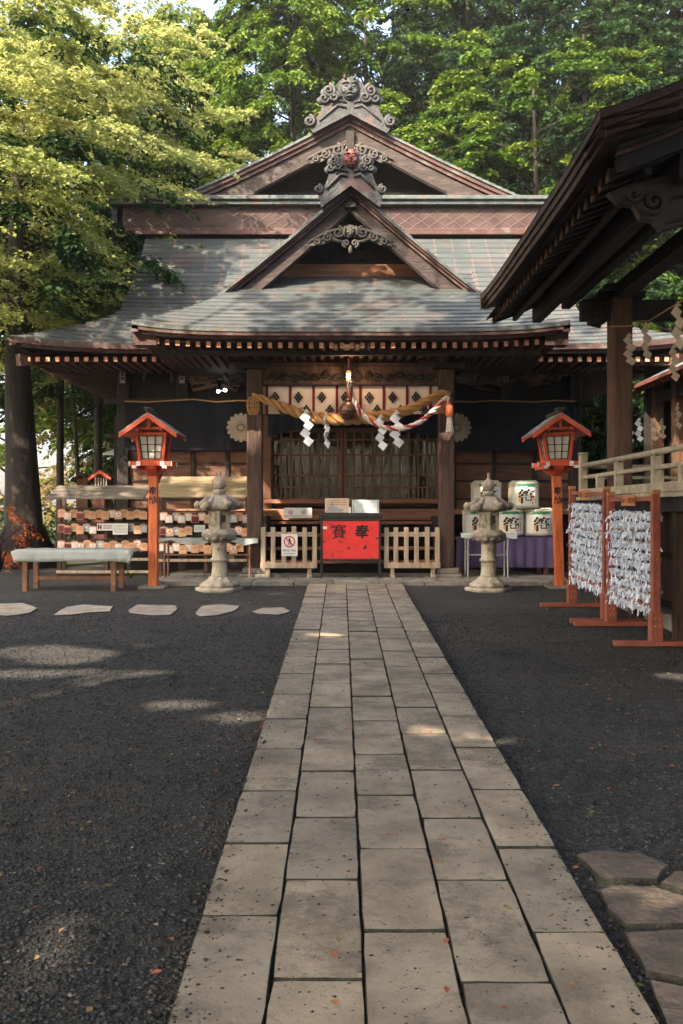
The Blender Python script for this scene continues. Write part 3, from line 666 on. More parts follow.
PP = roofs()

def gable(cx, yf, yb, za, zf, hw, conc, name, big):
    """a gable roof whose front shows bargeboards, edge mouldings and a carved pendant"""
    H = za - zf
    def zc(u): return za - H*(u + conc*u*(1-u))
    N = 14
    def strip(mb, d0, d1, y0, y1, u0=0., u1=1., foot=0):
        for sg in (-1,1):
            for k in range(N):
                a = u0+(u1-u0)*k/N; b = u0+(u1-u0)*(k+1)/N; xa = cx+sg*hw*a; xb = cx+sg*hw*b
                v = [(xa,y0,zc(a)-d1),(xb,y0,zc(b)-d1),(xb,y0,zc(b)-d0),(xa,y0,zc(a)-d0),(xa,y1,zc(a)-d1),(xb,y1,zc(b)-d1),(xb,y1,zc(b)-d0),(xa,y1,zc(a)-d0)]
                f = [(0,1,2,3),(0,4,5,1),(3,2,6,7),(7,6,5,4)]
                if k == N-1: f.append((1,5,6,2))
                if sg < 0: f = [q[::-1] for q in f]
                mb.add(v, f)
    mb = MB()
    # top surface: sheet courses
    for sg in (-1,1):
        nc = int(hw/.14)
        for k in range(nc):
            a = k/nc; b = (k+1)/nc; xa = cx+sg*hw*a; xb = cx+sg*hw*b; q = [(xa,yf,zc(a)),(xb,yf,zc(b)+.02),(xb,yb,zc(b)+.02),(xa,yb,zc(a))]
            mb.add(q + [(xb,yf,zc(b)),(xb,yb,zc(b))], [(0,1,2,3) if sg > 0 else (3,2,1,0), (1,4,5,2), (0,4,1)], U(0,.8))
    strip(mb, .002, .055, yf-.02, yf+.3)
    mb.build(name+'_roof', M_verdi, hall)
    e = .30 if big else .20
    mb = MB(); strip(mb, .057, e*.48, yf+.02, yf+.3); strip(mb, e*.50, e*.78, yf+.07, yf+.3)
    mb.build(name+'_edge_moulding', M_fascia, hall)
    # bargeboard: deeper towards the foot
    b0 = e*.8; bd = .33 if big else .26
    mb = MB()
    for sg in (-1,1):
        for k in range(N):
            a = k/N; b = (k+1)/N; xa = cx+sg*hw*.985*a; xb = cx+sg*hw*.985*b
            da = b0 + bd*(1+.28*a); db = b0 + bd*(1+.28*b)
            zfl = zf - .03
            def bot(u, d): return max(zc(u)-d, zfl)
            v = [(xa,yf+.12,bot(a,da)),(xb,yf+.12,bot(b,db)),(xb,yf+.12,max(zc(b)-b0, zfl+.002)),(xa,yf+.12,zc(a)-b0),(xa,yf+.22,bot(a,da)),(xb,yf+.22,bot(b,db)),(xb,yf+.22,max(zc(b)-b0,zfl+.002)),(xa,yf+.22,zc(a)-b0)]
            f = [(0,1,2,3),(0,4,5,1),(3,2,6,7),(7,6,5,4)]
            if sg < 0: f = [q[::-1] for q in f]
            mb.add(v, f)
            # raised bead along the lower edge
            if zc(b)-db > zfl: mb.bar((xa,yf+.105,zc(a)-da+.05),(xb,yf+.105,zc(b)-db+.05),.03,.035)
    mb.build(name+'_bargeboard', M_bargew, hall)
    # tympanum
    yt = yf + (.95 if big else .85)
    mb = MB(); pts = [(cx-hw*.96, zf-.0), (cx+hw*.96, zf-.0)] + [(cx+hw*u, zc(u)-e) for u in (.9,.6,.3,0,)] + [(cx-hw*u, zc(u)-e) for u in (.3,.6,.9)]
    mb.prism(pts, yt, yt+.1); 
    zz = zf+.12
    while zz < za-.6:
        u = min(1,(za-zz)/H); mb.box(cx-hw*u*.9, cx+hw*u*.9, yt-.02, yt, zz, zz+.03); zz += .16
    mb.build(name+'_tympanum', M_dark, hall)
    mb = MB(); mb.box(cx-hw*.74, cx+hw*.74, yt-.16, yt-.02, zf+(.02 if big else .40), zf+(.34 if big else .66))
    if big: mb.box(cx-hw*.6, cx+hw*.6, yt-.2, yt-.12, zf-.05, zf+.1)
    mb.build(name+'_tie_beam', M_bargew if big else M_plank, hall)
    mb = MB(); mb.box(cx-.085, cx+.085, yf+.02, yf+.75, za-b0-(.95 if big else .2), za-b0-.12); mb.build(name+'_ridge_beam_end', M_dark, hall)
    return zc

def scrolls(name, cx, y, z, w, parent, m, centre=True):
    mb = MB(); mb.cs = True
    for sg in (-1,1):
        mb.spiral(cx+sg*w*.28, y, z-.02*0, w*.14, 1.6, sg, w*.035, PI/2)
        mb.spiral(cx+sg*w*.55, y, z-.10*w, w*.12, 1.5, sg, w*.032, PI/2)
        mb.spiral(cx+sg*w*.78, y, z-.20*w, w*.085, 1.4, sg, w*.026, PI/2)
        mb.tube([(cx+sg*w*t, y, z+.10*w-.34*w*t*t) for t in (.08,.3,.5,.7,.9,1.0)], [w*.03,w*.045,w*.04,w*.035,w*.025,w*.008], 6)
        mb.tube([(cx+sg*w*t, y+.02, z-.16*w-.06*w*math.sin(t*9)) for t in (.12,.3,.45,.6,.75,.92)], [w*.02,w*.05,w*.045,w*.04,w*.03,w*.01], 6)
    mb.cs = False
    # backing leaf shape
    pts = [(cx-w*.98,z-.30*w),(cx-w*.7,z-.28*w),(cx-w*.55,z-.22*w),(cx-w*.3,z-.14*w),(cx-w*.1,z-.1*w),(cx+w*.1,z-.1*w),(cx+w*.3,z-.14*w),(cx+w*.55,z-.22*w),(cx+w*.7,z-.28*w),(cx+w*.98,z-.30*w),(cx+w*.6,z+.0*w),(cx+w*.25,z+.1*w),(cx,z+.2*w),(cx-w*.25,z+.1*w),(cx-w*.6,z+.0*w)]
    mb.prism(pts, y+.015, y+.04)
    o = mb.build(name, m, parent)
    if centre:
        mb = MB(); mb.cs = True
        mb.spiral(cx-w*.10, y-.03, z-.26*w, w*.09, 1.5, -1, w*.03, -PI/2); mb.spiral(cx+w*.10, y-.03, z-.26*w, w*.09, 1.5, 1, w*.03, -PI/2)
        mb.ball((cx, y-.03, z+.02*w), (w*.09, .05, w*.12)); mb.ball((cx, y-.03, z-.40*w), (w*.05, .04, w*.1))
        for k in range(6):
            a = 2*PI*k/6+PI/2; mb.ball((cx+w*.065*math.cos(a), y-.06, z+.03*w+w*.065*math.sin(a)), (w*.035, .02, w*.035), 8, 5)
        for sg in (-1,1): mb.tube([(cx+sg*w*.13,y-.02,z+.15*w),(cx+sg*w*.15,y-.02,z-.02*w),(cx+sg*w*.10,y-.02,z-.12*w)], [w*.02,w*.03,w*.015], 6)
        mb.build('pendant', m, o)
def onigawara(cx, y, z0, h, w, hasred):
    """end ornament of the ridge: rounded plate with a demon mask, cloud curls at both sides"""
    mb = MB()
    pr = [(0,0)]; 
    def X(v): return cx + v*w
    def Z(v): return z0 + v*h
    # skirts
    ap0, foot = (.12,-.42) if hasred else (.2,-.25)
    out = [(-.66,-.12),(-.50,.20),(-.42,.50),(-.38,.72),(-.24,.74),(-.19,.95),(-.12,1.03),(.12,1.03),(.19,.95),(.24,.74),(.38,.72),(.42,.50),(.50,.20),(.66,-.12),(.60,foot),(.30,.5*(foot+ap0)),(0,ap0),(-.30,.5*(foot+ap0)),(-.60,foot)]
    mb.prism([(X(a),Z(b)) for a,b in out], y, y+.14)
    mb.cs = True
    for sg in (-1,1):
        mb.tube([(X(sg*a),y-.01,Z(b)) for a,b in ((.06,.34),(.2,.40),(.33,.24),(.5,.02))], [.02,.035,.03,.015], 6)
        mb.tube([(X(sg*a),y-.01,Z(b)) for a,b in ((.06,.46),(.2,.52),(.3,.40))], [.02,.03,.015], 6)
    o = mb.build('ridge_ornament', M_oni, hall, bevel=.0)
    cl = MB(); cl.cs = True
    for sg in (-1,1):
        cl.spiral(X(sg*.34), y-.03, Z(.72), w*.105, 1.7, sg, w*.04, PI*.5)
        cl.spiral(X(sg*.42), y-.01, Z(.55), w*.085, 1.5, sg, w*.035, PI*.3)
        cl.spiral(X(sg*.25), y-.03, Z(.57), w*.09, 1.5, -sg, w*.035, 0)
        cl.spiral(X(sg*.66), y, Z(.02), w*.09, 1.6, sg, w*.04, PI*.5)
        cl.ball((X(sg*.34), y+.03, Z(.70)), (w*.15,.06,h*.15)); cl.ball((X(sg*.62), y+.04, Z(.02)), (w*.12,.06,h*.12)); cl.ball((X(sg*.44), y+.03, Z(.52)), (w*.11,.05,h*.11))
    cl.build('cloud_curls', M_oni, o, split=lambda c: c.x > cx)
    mk = MB(); mk.cs = True; s = w*.15
    mc = Z(.78); ym = y-.06
    mk.ball((cx,ym+.03,mc), (s*1.0,.07,s*1.25)); mk.ball((cx,ym-.03,mc-.1*s),(s*.22,.05,s*.28))
    for sg in (-1,1):
        mk.ball((cx+sg*s*.42,ym-.02,mc+.22*s),(s*.22,.03,s*.18)); mk.tube([(cx+sg*s*.1,ym-.03,mc+.45*s),(cx+sg*s*.5,ym-.04,mc+.62*s),(cx+sg*s*.9,ym-.01,mc+.42*s)],[s*.1,s*.14,s*.06],6)
        mk.tube([(cx+sg*s*.45,ym,mc+.9*s),(cx+sg*s*.62,ym-.02,mc+1.25*s),(cx+sg*s*.55,ym-.02,mc+1.5*s)],[s*.16,s*.12,s*.03],6)
        mk.ball((cx+sg*s*.6,ym-.0,mc-.35*s),(s*.3,.04,s*.28)); mk.tube([(cx+sg*s*.3,ym-.05,mc-.5*s),(cx+sg*s*.34,ym-.06,mc-.8*s)],[s*.08,s*.02],6)
    mk.tube([(cx-s*.5,ym-.04,mc-.62*s),(cx,ym-.055,mc-.5*s),(cx+s*.5,ym-.04,mc-.62*s)],[s*.06,s*.1,s*.06],6); mk.ball((cx,ym,mc-.85*s),(s*.45,.05,s*.2))
    mk.build('demon_mask', M_redmask if hasred else M_oni, o)
zbig = gable(.18, 21.3, 27.5, 10.05, 8.28, 3.65, .10, 'rear_gable', True)
scrolls('rear_gable_carving', .18, 21.38, 9.30, .95, hall, M_carve, False)
onigawara(.18, 21.15, 9.80, .90, 1.3, False)
zsm = gable(.15, 16.6, 20.3, 7.0, 5.19, 2.19, .07, 'front_gable', False)
scrolls('front_gable_carving', .15, 16.66, 6.22, .72, hall, M_carve, True)
onigawara(.15, 16.45, 6.86, .66, .80, True)

# ------------------------------------------------------------------ hall body
WY = 19.0
def body():
    X0 = QX(122, WY); X1 = HC*2-X0
    mb = MB()
    # back wall, side walls, ceiling and floor of a dark interior
    mb.box(X0, X0+.1, WY+.02, 25, .5, 4.6); mb.box(X1-.1, X1, WY+.02, 25, .5, 4.6); mb.box(X0, X1, 24.9, 25, .5, 4.6)
    mb.box(X0+.1, X1-.1, WY+.02, 24.9, 1.5, 1.6)
    mb.box(X0, QX(268,WY), WY+.02, WY+.1, .5, 4.62); mb.box(QX(440,WY), X1, WY+.02, WY+.1, .5, 4.62)
    mb.box(QX(268,WY), QX(440,WY), WY+.02, WY+.1, 3.1, 4.62); mb.box(QX(268,WY), QX(440,WY), WY+.02, WY+.1, .5, 1.70)
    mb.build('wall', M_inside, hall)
    # panels in a dark frame, both sides of the door
    mb = MB(); fr = MB()
    for a, b in ((124,262),(454,574)):
        zr = [(451,463),(464.5,480),(482,498),(500,515)]
        n = 4 if a == 124 else 3
        w = (b-a)/n
        for k in range(n):
            for t, bb in zr: mb.box(QX(a+k*w+1.5,WY), QX(a+(k+1)*w-1.5,WY), WY-.02, WY+.015, QZ(bb,WY), QZ(t,WY), U(0,1))
            fr.box(QX(a+k*w-2,WY), QX(a+k*w+2,WY), WY-.06, WY+.01, .9, QZ(450,WY))
        for zz in (450,463.7,481,499,516): fr.box(QX(a,WY), QX(b,WY), WY-.045, WY+.012, QZ(zz+1.1,WY), QZ(zz-1.1,WY))
        sub = None
    mb.build('wall_panels', M_panel, hall, split=lambda c: c.x > HC); fr.build('wall_battens', M_dark, hall, bevel=.004, split=lambda c: c.x > HC)
    # corner posts
    for x in (124,574,183,505,262,446):
        mb = MB(); mb.box(QX(x,WY)-.11, QX(x,WY)+.11, WY-.12, WY+.05, .9 if x in (124,574,262,446) else 3.69, 4.6); mb.build('wall_post', M_dark, hall, bevel=.02)
        if x in (183,505,124):
            mb = MB(); mb.box(QX(x,WY)-.05, QX(x,WY)+.05, WY-.14, WY-.121, QZ(384,WY), QZ(367,WY)); p = mb.build('metal_fitting', M_beige, hall)
            mb = MB()
            for k in range(4): mb.bar((QX(x,WY)-.03,WY-.146,QZ(381-k*4,WY)),(QX(x,WY)+.03,WY-.146,QZ(378-k*4,WY)),.006,.02); mb.bar((QX(x,WY)+.03,WY-.146,QZ(381-k*4,WY)),(QX(x,WY)-.03,WY-.146,QZ(378-k*4,WY)),.006,.02)
            mb.build('fitting_pattern', M_ink, p)
    # head beams
    mb = MB()
    mb.box(X0-.05, X1+.05, WY-.16, WY, 4.45, 4.66); mb.box(X0-.3, X1+.3, WY-.2, WY, 3.60, 3.70); mb.box(X0-.1, X1+.1, WY-.24, WY-.02, 4.28, 4.40)
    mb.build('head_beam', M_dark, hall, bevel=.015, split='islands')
    # bracket blocks under the eaves
    mb = MB(); x = X0
    while x < X1+.1:
        mb.box(x-.12,x+.12,WY-.45,WY-.1,4.40,4.5); mb.box(x-.08,x+.08,WY-.6,WY-.1,4.5,4.58); mb.box(x-.16,x+.16,WY-.3,WY-.1,4.3,4.38); x += .58
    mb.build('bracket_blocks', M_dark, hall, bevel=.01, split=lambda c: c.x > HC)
    # carved relief panels
    def relief(name, c, w, h, seed, m=M_carvb):
        r = random.Random(seed); mb = MB(); mb.cs = True
        for k in range(9):
            x = c[0]+r.uniform(-w,w)*.8; z = c[2]+r.uniform(-h,h)*.7
            if k % 2: mb.spiral(x, c[1]-.03, z, r.uniform(.05,.12), 1.3, r.choice((-1,1)), .022, r.uniform(0,6))
            pts = [(x+r.uniform(-.04,.04)+i*w*.17*r.choice((-1,1,1)), c[1]-.03-r.uniform(0,.05), z+.1*math.sin(i*1.3+k)) for i in range(5)]
            mb.tube(pts, [.012,.04,.05,.035,.01], 7)
            mb.ball((x,c[1]-.02,z), (r.uniform(.05,.1),.05,r.uniform(.03,.07)), 9, 6)
        mb.build(name, m, hall)
    relief('carved_bird_relief', (QX(222,WY),WY-.06,4.08), .42, .25, 1); relief('carved_bird_relief', (QX(205,WY),WY-.06,4.12), .25, .18, 9)
    relief('carved_bird_relief', (QX(490,WY),WY-.06,4.1), .32, .22, 2); relief('carved_bird_relief', (QX(540,WY),WY-.06,4.06), .42, .12, 3)
    mb = MB(); mb.cs = True
    for cx_, r_ in ((158,14),(487,14)):
        mb.tube([(QX(cx_+r_*math.cos(a),WY-.1),WY-.1,QZ(378-15*math.sin(a),WY)) for a in [PI*k/12-.3 for k in range(15)]],.03,7)
    mb.tube([(QX(148,WY),WY-.1,4.45),(QX(146,WY),WY-.14,4.3),(QX(150,WY),WY-.1,4.2)],[.03,.06,.02],7)
    mb.build('carved_arch', M_carvb, hall, split='islands')
    # veranda and steps
    mb = MB(); mb.box(X0+.05, X1-.05, 17.95, WY-.03, 1.52, 1.62); mb.box(QX(260,17.7), QX(440,17.7), 17.9, 17.96, 1.42, 1.60)
    mb.build('veranda_floor', M_plank, hall, bevel=.01, split='islands')
    mb = MB(); x = X0+.2
    while x < X1: mb.box(x-.07,x+.07,18.0,18.14,.45,1.52); x += 1.1
    mb.build('veranda_post', M_darkv, hall, split='islands')
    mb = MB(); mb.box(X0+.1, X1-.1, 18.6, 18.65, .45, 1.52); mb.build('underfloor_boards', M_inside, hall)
    mb = MB()
    for k in range(4):
        z = .52+.22*(k+1); y = 16.95+.25*k; mb.box(QX(266,17), QX(436,17), y, y+.30, z-.05, z, U(0,1)); 
    mb.build('step', M_plank, hall, bevel=.008, split='islands')
    mb = MB(); 
    for sx in (264,438): mb.prism([(QX(sx,17)-.04,.52),(QX(sx,17)+.04,.52),(QX(sx,17)+.04,1.5),(QX(sx,17)-.04,1.5)],17.0,17.9)
    for k in range(4): mb.box(QX(266,17), QX(436,17), 17.22+.25*k, 17.24+.25*k, .52, .52+.22*(k+1)-.05)
    mb.build('step_side', M_dark, hall, split='islands')
M_carvb = mat('brown_relief_carving', (.17,.10,.065), (.07,.042,.03), 8, .7, .3)
body()
def door():
    y = WY-.05
    for i, (a, b) in enumerate(((271,343),(344,439))):
        fr = MB(); zt = 3.15; zb = QZ(499,y)
        fr.box(QX(a,y), QX(a+3,y), y-.05, y, zb, zt); fr.box(QX(b-3,y), QX(b,y), y-.05, y, zb, zt); fr.box(QX(a+3,y), QX(b-3,y), y-.05, y, zb-.14, zb+.02); fr.box(QX(a+3,y),QX(b-3,y),y-.05,y,zt-.08,zt)
        o = fr.build('sliding_door', M_lat, hall, bevel=.006)
        mb = MB(); st = 9.6 if i == 0 else 18.2
        st = 9.4 if i == 0 else 9.1
        x = a+3+st*.8
        while x < b-4: mb.box(QX(x-1.0,y), QX(x+1.0,y), y-.035, y-.012, zb+.02, zt-.08); x += st
        for py in (440,455,475.5,487.5): mb.box(QX(a+3,y), QX(b-3,y), y-.045, y-.037, QZ(py+.8,y), QZ(py-.8,y))
        mb.build('lattice', M_lat, o)
        mb = MB(); mb.box(QX(a+3,y), QX(b-3,y), y-.008, y-.002, zb+.02, zt-.08); mb.build('pane', M_glass, o)
    mb = MB(); mb.box(QX(262,18.7), QX(271,18.7), 18.75, 18.95, 1.62, 3.6); mb.box(QX(439.5,18.7), QX(448,18.7), 18.75, 18.95, 1.62, 3.6); mb.build('door_jamb', M_lat, hall, bevel=.01, split='islands')
    mb = MB(); mb.box(QX(264,18.7), QX(446,18.7), 18.62, 18.9, QZ(503.5,18.7), QZ(499.5,18.7)); mb.build('door_sill', M_plank, hall, bevel=.01)
door()
def pillars():
    PY = 16.3
    for px in (255, 446):
        x = QX(px, PY)
        mb = MB(); mb.box(x-.125, x+.125, PY-.125, PY+.125, .64, 4.12); mb.build('porch_pillar', M_darkv, hall, bevel=.025)
        mb = MB(); mb.box(x-.24, x+.24, PY-.24, PY+.24, .5, .57); mb.box(x-.19,x+.19,PY-.19,PY+.19,.57,.66); mb.build('pillar_base', M_plinth, hall, bevel=.02)
        mb = MB(); mb.box(x-.22,x+.22,PY-.22,PY+.22,3.88,3.99); mb.box(x-.45,x+.45,PY-.08,PY+.08,3.99,4.05); mb.build('pillar_bracket', M_dark, hall, bevel=.015)
        sg = -1 if px < 300 else 1
        mb = MB(); mb.cs = True; mb.tube([(x+sg*.1,PY,3.72),(x+sg*.28,PY,3.75),(x+sg*.42,PY,3.70),(x+sg*.5,PY,3.82)],[.09,.10,.09,.03],8); mb.spiral(x+sg*.36,PY-.07,3.72,.08,1.4,sg,.022)
        mb.build('beam_nosing', M_dark, hall)
    a = QX(255,PY); b = QX(446,PY)
    mb = MB(); mb.box(a+.12, b-.12, PY-.09, PY+.09, QZ(385.5,PY), QZ(366,PY)); mb.box(a-.3,b+.3,PY-.07,PY+.07,3.9,4.0)
    mb.build('porch_beam', M_darkv, hall, bevel=.02, split='islands')
    mb = MB(); mb.cs = True; r = random.Random(5); x = a+.3
    while x < b-.25:
        mb.spiral(x, PY-.09, 3.76+r.uniform(-.03,.03), .07, 1.4, r.choice((-1,1)), .018, r.uniform(0,6)); mb.tube([(x-.12,PY-.1,3.70),(x,PY-.12,3.8+r.uniform(-.04,.04)),(x+.12,PY-.1,3.74)],[.008,.022,.008],6); x += .17
    mb.build('beam_carving', M_dark, hall)
    for sg in (-1,1):        # tie beams back to the hall
        x = a if sg < 0 else b; mb = MB(); mb.box(x-.07,x+.07,PY+.12,WY-.15,3.55,3.75); mb.build('tie_beam', M_dark, hall)
pillars()

# ------------------------------------------------------------------ hangings
def wavy(mb, x0, x1, y, z0, z1, amp=.02, n=30, m=6, per=.35, ph=0, bottom=None, th=.006):
    vs = []
    for k in (0,1):
        for j in range(m+1):
            for i in range(n+1):
                x = x0+(x1-x0)*i/n; t = j/m; zb = bottom(x) if bottom else z0; z = z1+(zb-z1)*t
                vs.append((x, y + amp*math.sin(2*PI*x/per+ph)*(.3+.7*t) + k*th, z))
    g = (m+1)*(n+1); f = []
    for j in range(m):
        for i in range(n):
            a = j*(n+1)+i; f += [(a,a+n+1,a+n+2,a+1), (g+a,g+a+1,g+a+n+2,g+a+n+1)]
    mb.cs = True; mb.add(vs, f); return mb
def hangings():
    PY = 16.38
    # white curtain with dark flower diamonds
    c = T('crested_curtain', 'off-white curtain with crimson ribbons and black diamond crests hung between the porch pillars', 'curtain', (HC, PY, 3.6))
    mb = MB(); wavy(mb, QX(263,PY), QX(439,PY), PY, QZ(414,PY), QZ(386,PY), .008, 80, 5, .385); mb.build('cloth', M_white, c)
    mb = MB()
    for k in range(9):
        px = 267.9-1+23.36*k - (0 if k else 0)
        if px < 438: wavy(mb, QX(px-1.3,PY), QX(px+1.3,PY), PY-.014, QZ(415.5,PY), QZ(386,PY), .003, 2, 6, .4)
    mb.build('ribbon', M_crimson, c, split='islands')
    mb = MB()
    def crest(px, py, s=1):
        x = QX(px,PY); z = QZ(py,PY); w = .055*s; h = .072*s; k = 3
        for i in range(k):
            for j in range(k):
                cx_ = x + (i-j)*w*.36; cz = z + (i+j-2)*h*.36
                pts = [(cx_-w*.30,cz),(cx_,cz-h*.30),(cx_+w*.30,cz),(cx_,cz+h*.30)]
                mb.prism(pts, PY-.022, PY-.012)
    for k in range(-1,8):
        px = 275+23.4*k + (0 if k < 4 else .4)
        if 266 < px < 436 and k >= 0: crest(px, 397.5, 1.35)
        if 262 < px+8 < 436: crest(px+8, 410.5, 1.35)
    o_ = mb.build('diamond_crests', M_ink, c)
    # black inner cloths on both sides with chrysanthemum crests
    y = 18.72
    for i, (a, b, ccx) in enumerate(((125,262,241),(452,575,457))):
        lab = ('black cloth with half hidden beige chrysanthemum crest hanging left of the porch','black cloth with beige chrysanthemum crest hanging right of the porch')[i]
        t = T('black_curtain', lab, 'curtain', (QX((a+b)/2,y), y, 3.6))
        mb = MB(); wavy(mb, QX(a,y), QX(b,y), y, QZ(450 if i == 0 else 451,y), QZ(401,y), .015, 60, 8, .5, i); mb.build('cloth', M_cloth, t)
        mb = MB(); x = QX(ccx,y-.03); z = QZ(427.5,y-.03); yy = y-.035
        for k in range(16):
            an = 2*PI*k/16; d = Vector((math.cos(an),0,math.sin(an))); s = Vector((-math.sin(an),0,math.cos(an))); c0 = Vector((x,yy,z))
            P_ = [c0+d*r_+s*w_ for r_, w_ in ((.065,-.008),(.13,-.026),(.21,-.044),(.258,-.034),(.275,0),(.258,.034),(.21,.044),(.13,.026),(.065,.008))]
            mb.add([p for p in P_]+[p+Vector((0,.012,0)) for p in P_], [tuple(range(9))]+[(q,q+9,(q+1)%9+9,(q+1)%9) for q in range(9)])
        mb.lathe([(.055,-.005),(.055,.005),(.02,.012)], (0,0,0), 16); mb.xf(Matrix.Translation((x,yy,z)) @ Matrix.Rotation(R(90),4,'X'), 16*18)
        mb.build('chrysanthemum_crest', M_beige, t)
        mb = MB(); mb.tube([(QX(a+(b-a)*k/6,y-.04),y-.04,QZ(401.5+.8*math.sin(k*2.1)-(2 if k==3 and i==0 else 0),y)) for k in range(7)], .012, 6); mb.build('hanging_rod', M_straw, t)
    t = MB(); 
    def bt(x): 
        u = (x-HC)/1.6; return 3.02 + .22*(1-min(1,abs(u)**1.6)) - .1*min(1,abs(u))
    wavy(t, QX(268,18.4), QX(441,18.4), 18.4, 3, 3.75, .02, 50, 6, .3, 0, bt)
    tag(t.build('black_valance', M_cloth), 'black scalloped cloth gathered above the lattice doors inside the porch', 'curtain')
    # two bright spot lamps on the left
    t = T('spotlight', 'pair of small white spot bulbs under the left eaves above the black cloth', 'lamp', (QX(222,18.5),18.5,QZ(391,18.5)))
    for dx in (-.065,.065):
        mb = MB(); mb.cs = True; mb.ball((QX(222,18.5)+dx,18.45,QZ(391+(-.6 if dx>0 else .6),18.5)),.03,10,8); mb.build('bulb', M_spot, t)
    mb = MB(); mb.tube([(QX(222,18.5)-.065,18.5,QZ(391.5,18.5)),(QX(222,18.5)+.065,18.5,QZ(390,18.5))],.02,8); mb.tube([(QX(222,18.5),18.5,QZ(391,18.5)),(QX(222,18.5),18.7,3.95)],.012,6); mb.build('lamp_bracket', M_steel, t)
hangings()
def twisted(mb, pts, rad, strands, pitch, m0=0, mats=None, n=7):
    pts = [Vector(p) for p in pts]; L = [0]
    for a, b in zip(pts[:-1], pts[1:]): L.append(L[-1]+(b-a).length)
    for k in range(strands):
        vs = []; rr = []
        for i, p in enumerate(pts):
            d = (pts[min(i+1,len(pts)-1)]-pts[max(i-1,0)]).normalized(); a = d.cross(Vector((0,1,0))).normalized(); b = d.cross(a)
            r = rad(L[i]/L[-1]) if callable(rad) else rad; t = 2*PI*(L[i]/pitch + k/strands)
            vs.append(p + (a*math.cos(t)+b*math.sin(t))*r*.56); rr.append(r*.48)
        mb.cm = (mats[k] if mats else 0); mb.tube(vs, rr, n)
def curve(P, n):   # catmull-rom
    P = [Vector(p) for p in P]; P = [P[0]*2-P[1]] + P + [P[-1]*2-P[-2]]; out = []
    for i in range(1, len(P)-2):
        for k in range(n):
            t = k/n; a,b,c,d = P[i-1],P[i],P[i+1],P[i+2]
            out.append(.5*((2*b)+(c-a)*t+(2*a-5*b+4*c-d)*t*t+(3*b-a-3*c+d)*t**3))
    out.append(P[-2]); return out
def ropes():
    y = 16.05
    t = T('sacred_straw_rope', 'thick twisted golden straw rope sagging across the porch between both pillars', 'rope', (HC,y,3.4))
    mb = MB(); mb.cs = True
    pts = curve([Q(252,396,y),Q(263,399,y),Q(285,408,y),Q(310,416.5,y),Q(330,419,y-.05),Q(352,418.5,y-.05),Q(378,417,y),Q(402,412,y),Q(425,402,y),Q(442,393,y),Q(450,395,y)], 12)
    twisted(mb, pts, lambda u: .050+.055*math.sin(PI*min(1,max(0,u)))**.9, 3, .50); mb.build('rope', M_straw, t)
    mb = MB(); mb.cs = True
    for px, s in ((253,1),(441,.8)):
        for d in (-3,0,2.5):
            twisted(mb, curve([Q(px+d,397,y-.02),Q(px+d-2.5*s,404,y-.03),Q(px+d,414*s+(1-s)*408,y-.03),Q(px+d+3,408,y-.04),Q(px+d+2,399,y-.02)],6), .022, 2, .15, n=5)
    mb.build('knot_loops', M_straw, t, split=lambda c: c.x > 0)
    # paper streamers hanging from the rope
    def shide(px, y0, y1, w, lab, yy=y-.12, m=M_paper, grp='white zigzag papers on the straw rope', ang=0, hook=4):
        z1 = QZ(y0,yy); z0 = QZ(y1,yy); o = Vector((QX(px,yy),yy,z1)); h = z1-z0; ww = w*yy/1000/2
        t = T('paper_streamer', lab, 'paper streamer', o, ang, grp)
        mb = MB(); c, s = (1,0)
        n = 4; hh = h/(n*.82+.35)
        mb.add([(-.008,0,0),(.008,0,0),(ww*.6,.004,-hh*.4),(-ww*.6,.004,-hh*.4)],[(0,1,2,3)])
        z = -hh*.3
        for k in range(n):
            off = (ww*.32 if k % 2 else -ww*.28); tilt = .012 if k % 2 else -.012
            p = [(off-ww*.12,tilt,z),(off+ww*1.0,-tilt,z-hh*.52),(off+ww*.15,-tilt,z-hh*1.12),(off-ww*.95,tilt,z-hh*.60)]
            mb.add(p+[(a,b+.005,e) for a,b,e in p],[(0,1,2,3),(7,6,5,4),(0,4,5,1),(1,5,6,2),(2,6,7,3),(3,7,4,0)],U(0,1)); z -= hh*.80
        mb.build('folded_paper', m, t, world=False)
        return t
    shide(306.5,409,445,11,'white zigzag paper streamer nearest the left pillar, broad face to the camera')
    shide(326.5,411,447,8,'narrow edge-on white zigzag paper streamer left of the bell', ang=.9)
    shide(381,414,449,10,'white zigzag paper streamer just right of the bell, behind the red and white cord')
    shide(396.5,410,446,12,'white zigzag paper streamer farthest right on the straw rope', y-.16)
    # bell
    bx = Q(348,411,15.85)
    b = T('suzu_bell', 'round brown bronze bell hanging at the middle of the straw rope', 'bell', bx)
    mb = MB(); mb.cs = True; mb.ball(bx, (.145,.145,.15), 24, 16); mb.lathe([(.148,-.012),(.158,-.006),(.158,.006),(.148,.012)], bx, 28); mb.lathe([(.06,.12),(.05,.17),(.02,.2)], bx, 14); mb.build('bell_body', M_bell, b)
    mb = MB(); mb.box(bx.x-.1,bx.x+.1,bx.y-.146,bx.y-.02,bx.z-.075,bx.z-.06); mb.build('slot', M_ink, b)
    mb = MB(); mb.tube([bx+Vector((0,0,.18)),bx+Vector((0,.1,.60)),bx+Vector((0,.3,.7))],.018,8); mb.build('strap', M_redrope, b)
    # red-white bell cord
    t = T('bell_cord', 'red and white twisted cord looping from the bell to the right pillar', 'cord', bx)
    mb = MB(); mb.cs = True; yy = 15.75
    pts = curve([Q(350,382,yy),Q(351,392,yy),Q(356,404,yy),Q(364,416,yy-.02),Q(380,426,yy-.04),Q(400,428.5,yy-.04),Q(418,423,yy-.02),Q(433,411,yy),Q(444,400,yy+.05),Q(448,398,yy+.05),Q(449.5,405,yy+.05)], 10)
